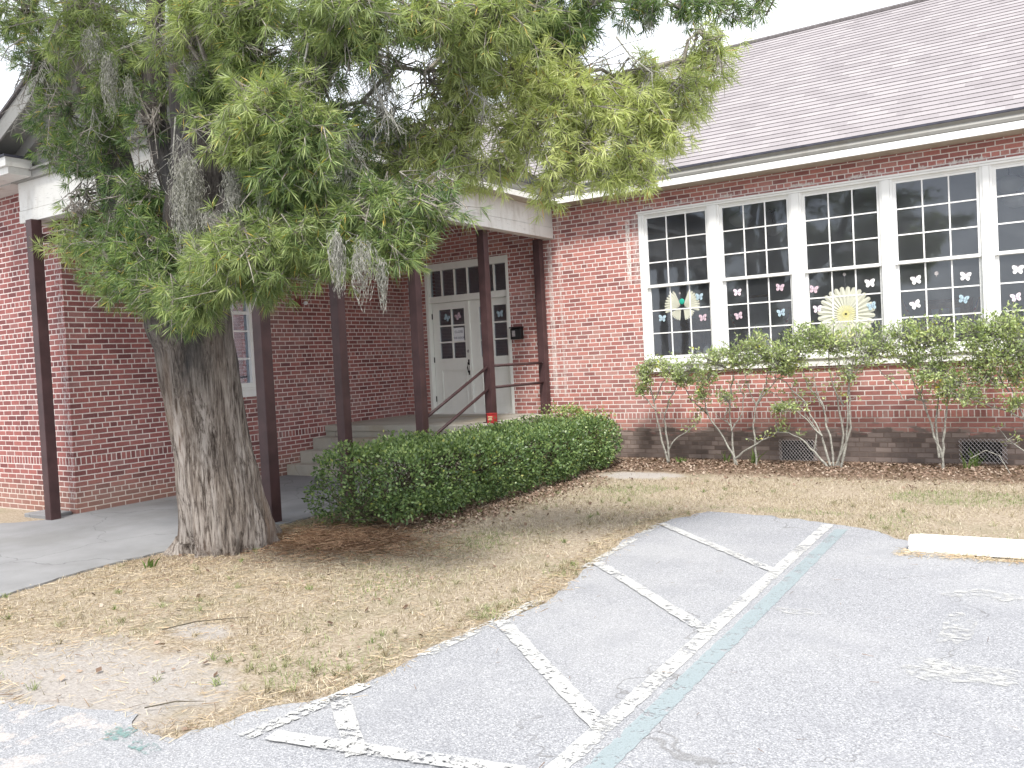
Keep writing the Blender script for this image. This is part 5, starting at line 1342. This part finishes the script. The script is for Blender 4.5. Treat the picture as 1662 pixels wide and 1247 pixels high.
weed(232, 4.55, 8, .14, 'little weed growing at the walkway edge left of the trunk')

# ------------------------------------------------------------------ grass blades, straw and litter
rg = np.random.default_rng(31)
AP = np.array(asph_poly); WP = np.array(walk_poly)
def lawn_points(n, x0, x1, y0, y1, over=0.0):
    P = np.stack([rg.uniform(x0, x1, n), rg.uniform(y0, y1, n)], 1)
    ok = ~pip(P + (rg.normal(0, over, P.shape) if over else 0), asph_poly) & ~pip(P + (rg.normal(0, over, P.shape) if over else 0), walk_poly) & (P[:, 1] < YA - .03)
    ok &= ~((P[:, 0] < XB) & (P[:, 1] > YC - .02)) & ~((P[:, 0] < -7.3) & (P[:, 1] > 6.0))
    return P[ok]
def fbm2(P, s, seed):
    return vnoise(P[:, 0] * s + 100, P[:, 1] * s + 100, seed, 512) + .5 * vnoise(P[:, 0] * s * 2.3 + 50, P[:, 1] * s * 2.3 + 90, seed + 1, 512)
P = lawn_points(260000, -7.3, 3.2, 2.2, 11.4, .02)
sandy = (((P[:, 0] + 4.55) / 1.05) ** 2 + ((P[:, 1] - 2.75) / .6) ** 2 < 1) | (((P[:, 0] + 4.85) / .35) ** 2 + ((P[:, 1] - 3.55) / .22) ** 2 < 1) | (((P[:, 0] + 5.0) / .7) ** 2 + ((P[:, 1] - 10.75) / .35) ** 2 < 1) | (((P[:, 0] + 6.6) / 1.1) ** 2 + ((P[:, 1] - 2.4) / .5) ** 2 < 1) | (((P[:, 0] + 6.1) / .8) ** 2 + ((P[:, 1] - 6.1) / .6) ** 2 < 1)
fb = fbm2(P, 1.3, 41)
keep = (rg.random(len(P)) < np.where(sandy, .04, np.clip(.55 + fb * 1.1, .12, 1)))
keep &= rg.random(len(P)) < np.clip((11.6 - P[:, 1]) / 1.4, 0, 1)
P = P[keep]; n = len(P)
d = np.stack([rg.normal(0, .9, n), rg.normal(0, .9, n), rg.uniform(.35, 1.0, n)], 1); d /= np.linalg.norm(d, axis=1)[:, None]
L = rg.uniform(.018, .048, n)[:, None]; s = np.cross(d, [0, 0, 1]); s = s / (np.linalg.norm(s, axis=1)[:, None] + 1e-9) * rg.uniform(.0014, .0028, n)[:, None]
P3 = np.concatenate([P, np.zeros((n, 1)) - .002], 1)
V = np.stack([P3 - s, P3 + s, P3 + d * L + s * .3, P3 + d * L - s * .3], 1)
green = np.clip((fbm2(P, .9, 77) - .12) * 3, 0, 1) * (rg.random(n) < .6)
gp = [(-3.33, 5.85, .22, .3), (-3.3, 4.7, .15, .25), (-3.6, 3.7, .35, .45), (-3.9, 3.2, .4, .3), (-2.6, 8.7, .8, .12), (-1.0, 9.9, .7, .5), (-4.6, 9.6, .5, .4)]
for gx, gy, rx, ry in gp: green = np.maximum(green, ((((P[:, 0] - gx) / rx) ** 2 + ((P[:, 1] - gy) / ry) ** 2) < 1) * rg.uniform(.3, 1, n))
tag(quadmesh('lawn_grass', V, M_['blade'], None, rg.random(n), green), 'short dry tan grass with faint green patches', 'grass', kind='stuff')

def flatneedles(P, lmin, lmax, wd, zmax):
    n = len(P); a = rg.uniform(0, 2 * np.pi, n); t_ = rg.normal(0, .12, n)
    d = np.stack([np.cos(a), np.sin(a), t_], 1); L = rg.uniform(lmin, lmax, n)[:, None]
    c = np.concatenate([P, rg.uniform(.004, zmax, n)[:, None]], 1)
    s = np.stack([-np.sin(a), np.cos(a), rg.normal(0, .5, n)], 1) * (wd * rg.uniform(.6, 1.3, n))[:, None] / 2
    a0 = c - d * L / 2; b0 = c + d * L / 2; a0[:, 2] = np.maximum(a0[:, 2], .002); b0[:, 2] = np.maximum(b0[:, 2], .002)
    return np.stack([a0 - s, a0 + s, b0 + s * .5, b0 - s * .5], 1)
P = lawn_points(75000, -7.6, -2.9, 1.9, 8.5, .06)
dt_ = np.hypot(P[:, 0] + 6.4, P[:, 1] - 4.6)
ed = np.min(np.linalg.norm(P[:, None, :] - np.array(edge)[None, ::2, :], axis=2), axis=1)
fb = fbm2(P, 1.7, 55)
pr = np.clip(1.15 - dt_ / 2.6, .06, 1) * np.clip(.7 + fb, .2, 1) + .65 * (ed < .25)
pr = np.where((((P[:, 0] + 4.4) / .8) ** 2 + ((P[:, 1] - 2.75) / .42) ** 2 < 1), .12, pr)
P = P[rg.random(len(P)) < pr]
V = flatneedles(P, .03, .095, .0032, .014)
tag(quadmesh('straw_litter', V, M_['straw'], None, rg.random(len(V)) * .93), 'fallen tan needles and straw scattered over the lawn', 'straw', kind='stuff')
P = np.stack([rg.normal(-5.95, .5, 7000), rg.normal(5.98, .3, 7000)], 1); P = P[~pip(P, walk_poly)]
V = flatneedles(P, .06, .15, .005, .035)
tag(quadmesh('orange_straw', V, M_['rust'], None, rg.random(len(V))), 'orange brown heap of needles between the trunk and the hedge', 'straw', kind='stuff')
TP = lawn_points(900, -7.2, 1.5, 2.3, 10.5, .02)[:420]; TP = TP[rg.random(len(TP)) < np.clip(.5 + 1.2 * fbm2(TP, 1.1, 91), .1, 1)]
extra = np.array([(gx + rg.normal(0, rx * .6), gy + rg.normal(0, ry * .6)) for gx, gy, rx, ry in gp[:4] for _ in range(14)]); extra = extra[~pip(extra, asph_poly)]
TP = np.vstack([TP, extra]); kq = 16; B = np.repeat(TP, kq, 0) + rg.normal(0, .012, (len(TP) * kq, 2)); n = len(B)
d = np.stack([rg.normal(0, .55, n), rg.normal(0, .55, n), np.ones(n)], 1); d /= np.linalg.norm(d, axis=1)[:, None]; L = rg.uniform(.03, .075, n)[:, None]
s = np.cross(d, rg.normal(size=(n, 3))); s = s / np.linalg.norm(s, axis=1)[:, None] * .002; b3 = np.concatenate([B, np.zeros((n, 1))], 1); m3 = b3 + d * L * .6; t3 = b3 + d * L + np.stack([d[:, 0], d[:, 1], -.5 * np.ones(n)], 1) * L * .35
V = np.concatenate([np.stack([b3 - s, b3 + s, m3 + s * .8, m3 - s * .8], 1), np.stack([m3 - s * .8, m3 + s * .8, t3 + s * .1, t3 - s * .1], 1)])
tn = np.repeat(rg.random(len(TP)) ** 2, kq); tag(quadmesh('grass_tufts', V, M_['blade'], None, rg.random(2 * n), np.tile(tn, 2)), 'small standing tufts of dry and greenish grass in the lawn', 'grass', kind='stuff')
# brown leaves under the shrubs, along the hedge, a few on the paving
P1 = np.stack([rg.uniform(-6.0, 2.5, 11000), YA - .1 - np.abs(rg.normal(0, .75, 11000))], 1)
P2 = np.stack([-5.62 + rg.normal(0, .25, 5000), rg.uniform(6.6, 12, 5000)], 1)
P3_ = np.stack([rg.uniform(-7, -3.2, 500), rg.uniform(2.2, 9, 500)], 1)[:260]
P = np.vstack([P1, P2, P3_]); P = P[~pip(P, asph_poly) & ~pip(P, walk_poly) & (P[:, 1] < YA - .02)]
sandy = (((P[:, 0] + 5.0) / .7) ** 2 + ((P[:, 1] - 10.75) / .35) ** 2 < 1); P = P[~sandy | (rg.random(len(P)) < .06)]
n = len(P); a = rg.uniform(0, 6.28, n); L = rg.uniform(.02, .05, n)[:, None]
d = np.stack([np.cos(a), np.sin(a), rg.normal(0, .35, n)], 1); s = np.stack([-np.sin(a), np.cos(a), rg.normal(0, .5, n)], 1) * rg.uniform(.25, .45, n)[:, None]
c = np.concatenate([P, rg.uniform(.006, .02, n)[:, None]], 1)
V = np.stack([c - d * L / 2, c + s * L, c + d * L / 2, c - s * L], 1); V[:, :, 2] = np.maximum(V[:, :, 2], .001)
tag(quadmesh('leaf_litter', V, M_['litter'], None, rg.random(n)), 'brown fallen leaves under the shrubs and along the hedge', 'leaf litter', kind='stuff')
# loose bits on the asphalt
P = np.vstack([np.stack([rg.uniform(-3.0, 1.5, 90), rg.uniform(2.6, 7.0, 90)], 1), np.array([[-1.0, 3.62], [-.75, 3.4]])])
V = flatneedles(P, .02, .07, .003, .008); V[:, :, 2] += .014
tag(quadmesh('paving_litter', V, M_['litter'], None, rg.random(len(V)) * .5), 'tiny twigs and needles scattered on the asphalt', 'litter', kind='stuff')
P = np.stack([rg.uniform(-1.2, .6, 900), 7.22 + rg.normal(0, .06, 900)], 1); V = flatneedles(P, .03, .1, .004, .02); V[:, :, 2] += .006
tag(quadmesh('wheel_stop_straw', V, M_['straw'], None, .4 + .6 * rg.random(len(V))), 'reddish straw caught along the front of the wheel stop', 'straw', kind='stuff')
def stick(pts, r_, label):
    mb = MB(); mb.tube([at(a, b, Y) * [1, 1, 0] + [0, 0, .018] for a, b, Y in pts], r_, 6); tag(mb.build('fallen_stick', M_['hstem']), label, 'stick')
mb = MB(); mb.tube([(-5.05, 3.42, .02), (-4.95, 3.62, .03), (-4.72, 3.86, .02)], [.004, .004, .002], 6); tag(mb.build('fallen_stick', M_['hstem']), 'dark stick lying on the lawn beside the pale bare patch', 'stick')
mb = MB(); mb.tube([(-3.95, 2.55, .02), (-3.85, 2.66, .03), (-3.72, 2.74, .025)], [.0035, .0035, .0015], 6); tag(mb.build('fallen_stick', M_['hstem']), 'short dark stick near the sandy corner of the lawn', 'stick')
q0 = at(1590, 730, 12.1); mb = MB()
mb.tube([at(1575, 745, 12.0) * [1, 1, 0] + [0, 0, .15], at(1600, 731, 12.0), at(1622, 740, 11.9), at(1640, 764, 11.7) * [1, 1, 0] + [0, 0, .01]], [.005, .006, .006, .004], 6)
tag(mb.build('fallen_stick', M_['stem']), 'pale arched dead branch in front of the right vent', 'stick')
print('objects', len(bpy.data.objects), 'faces', sum(len(m.polygons) for m in bpy.data.meshes))
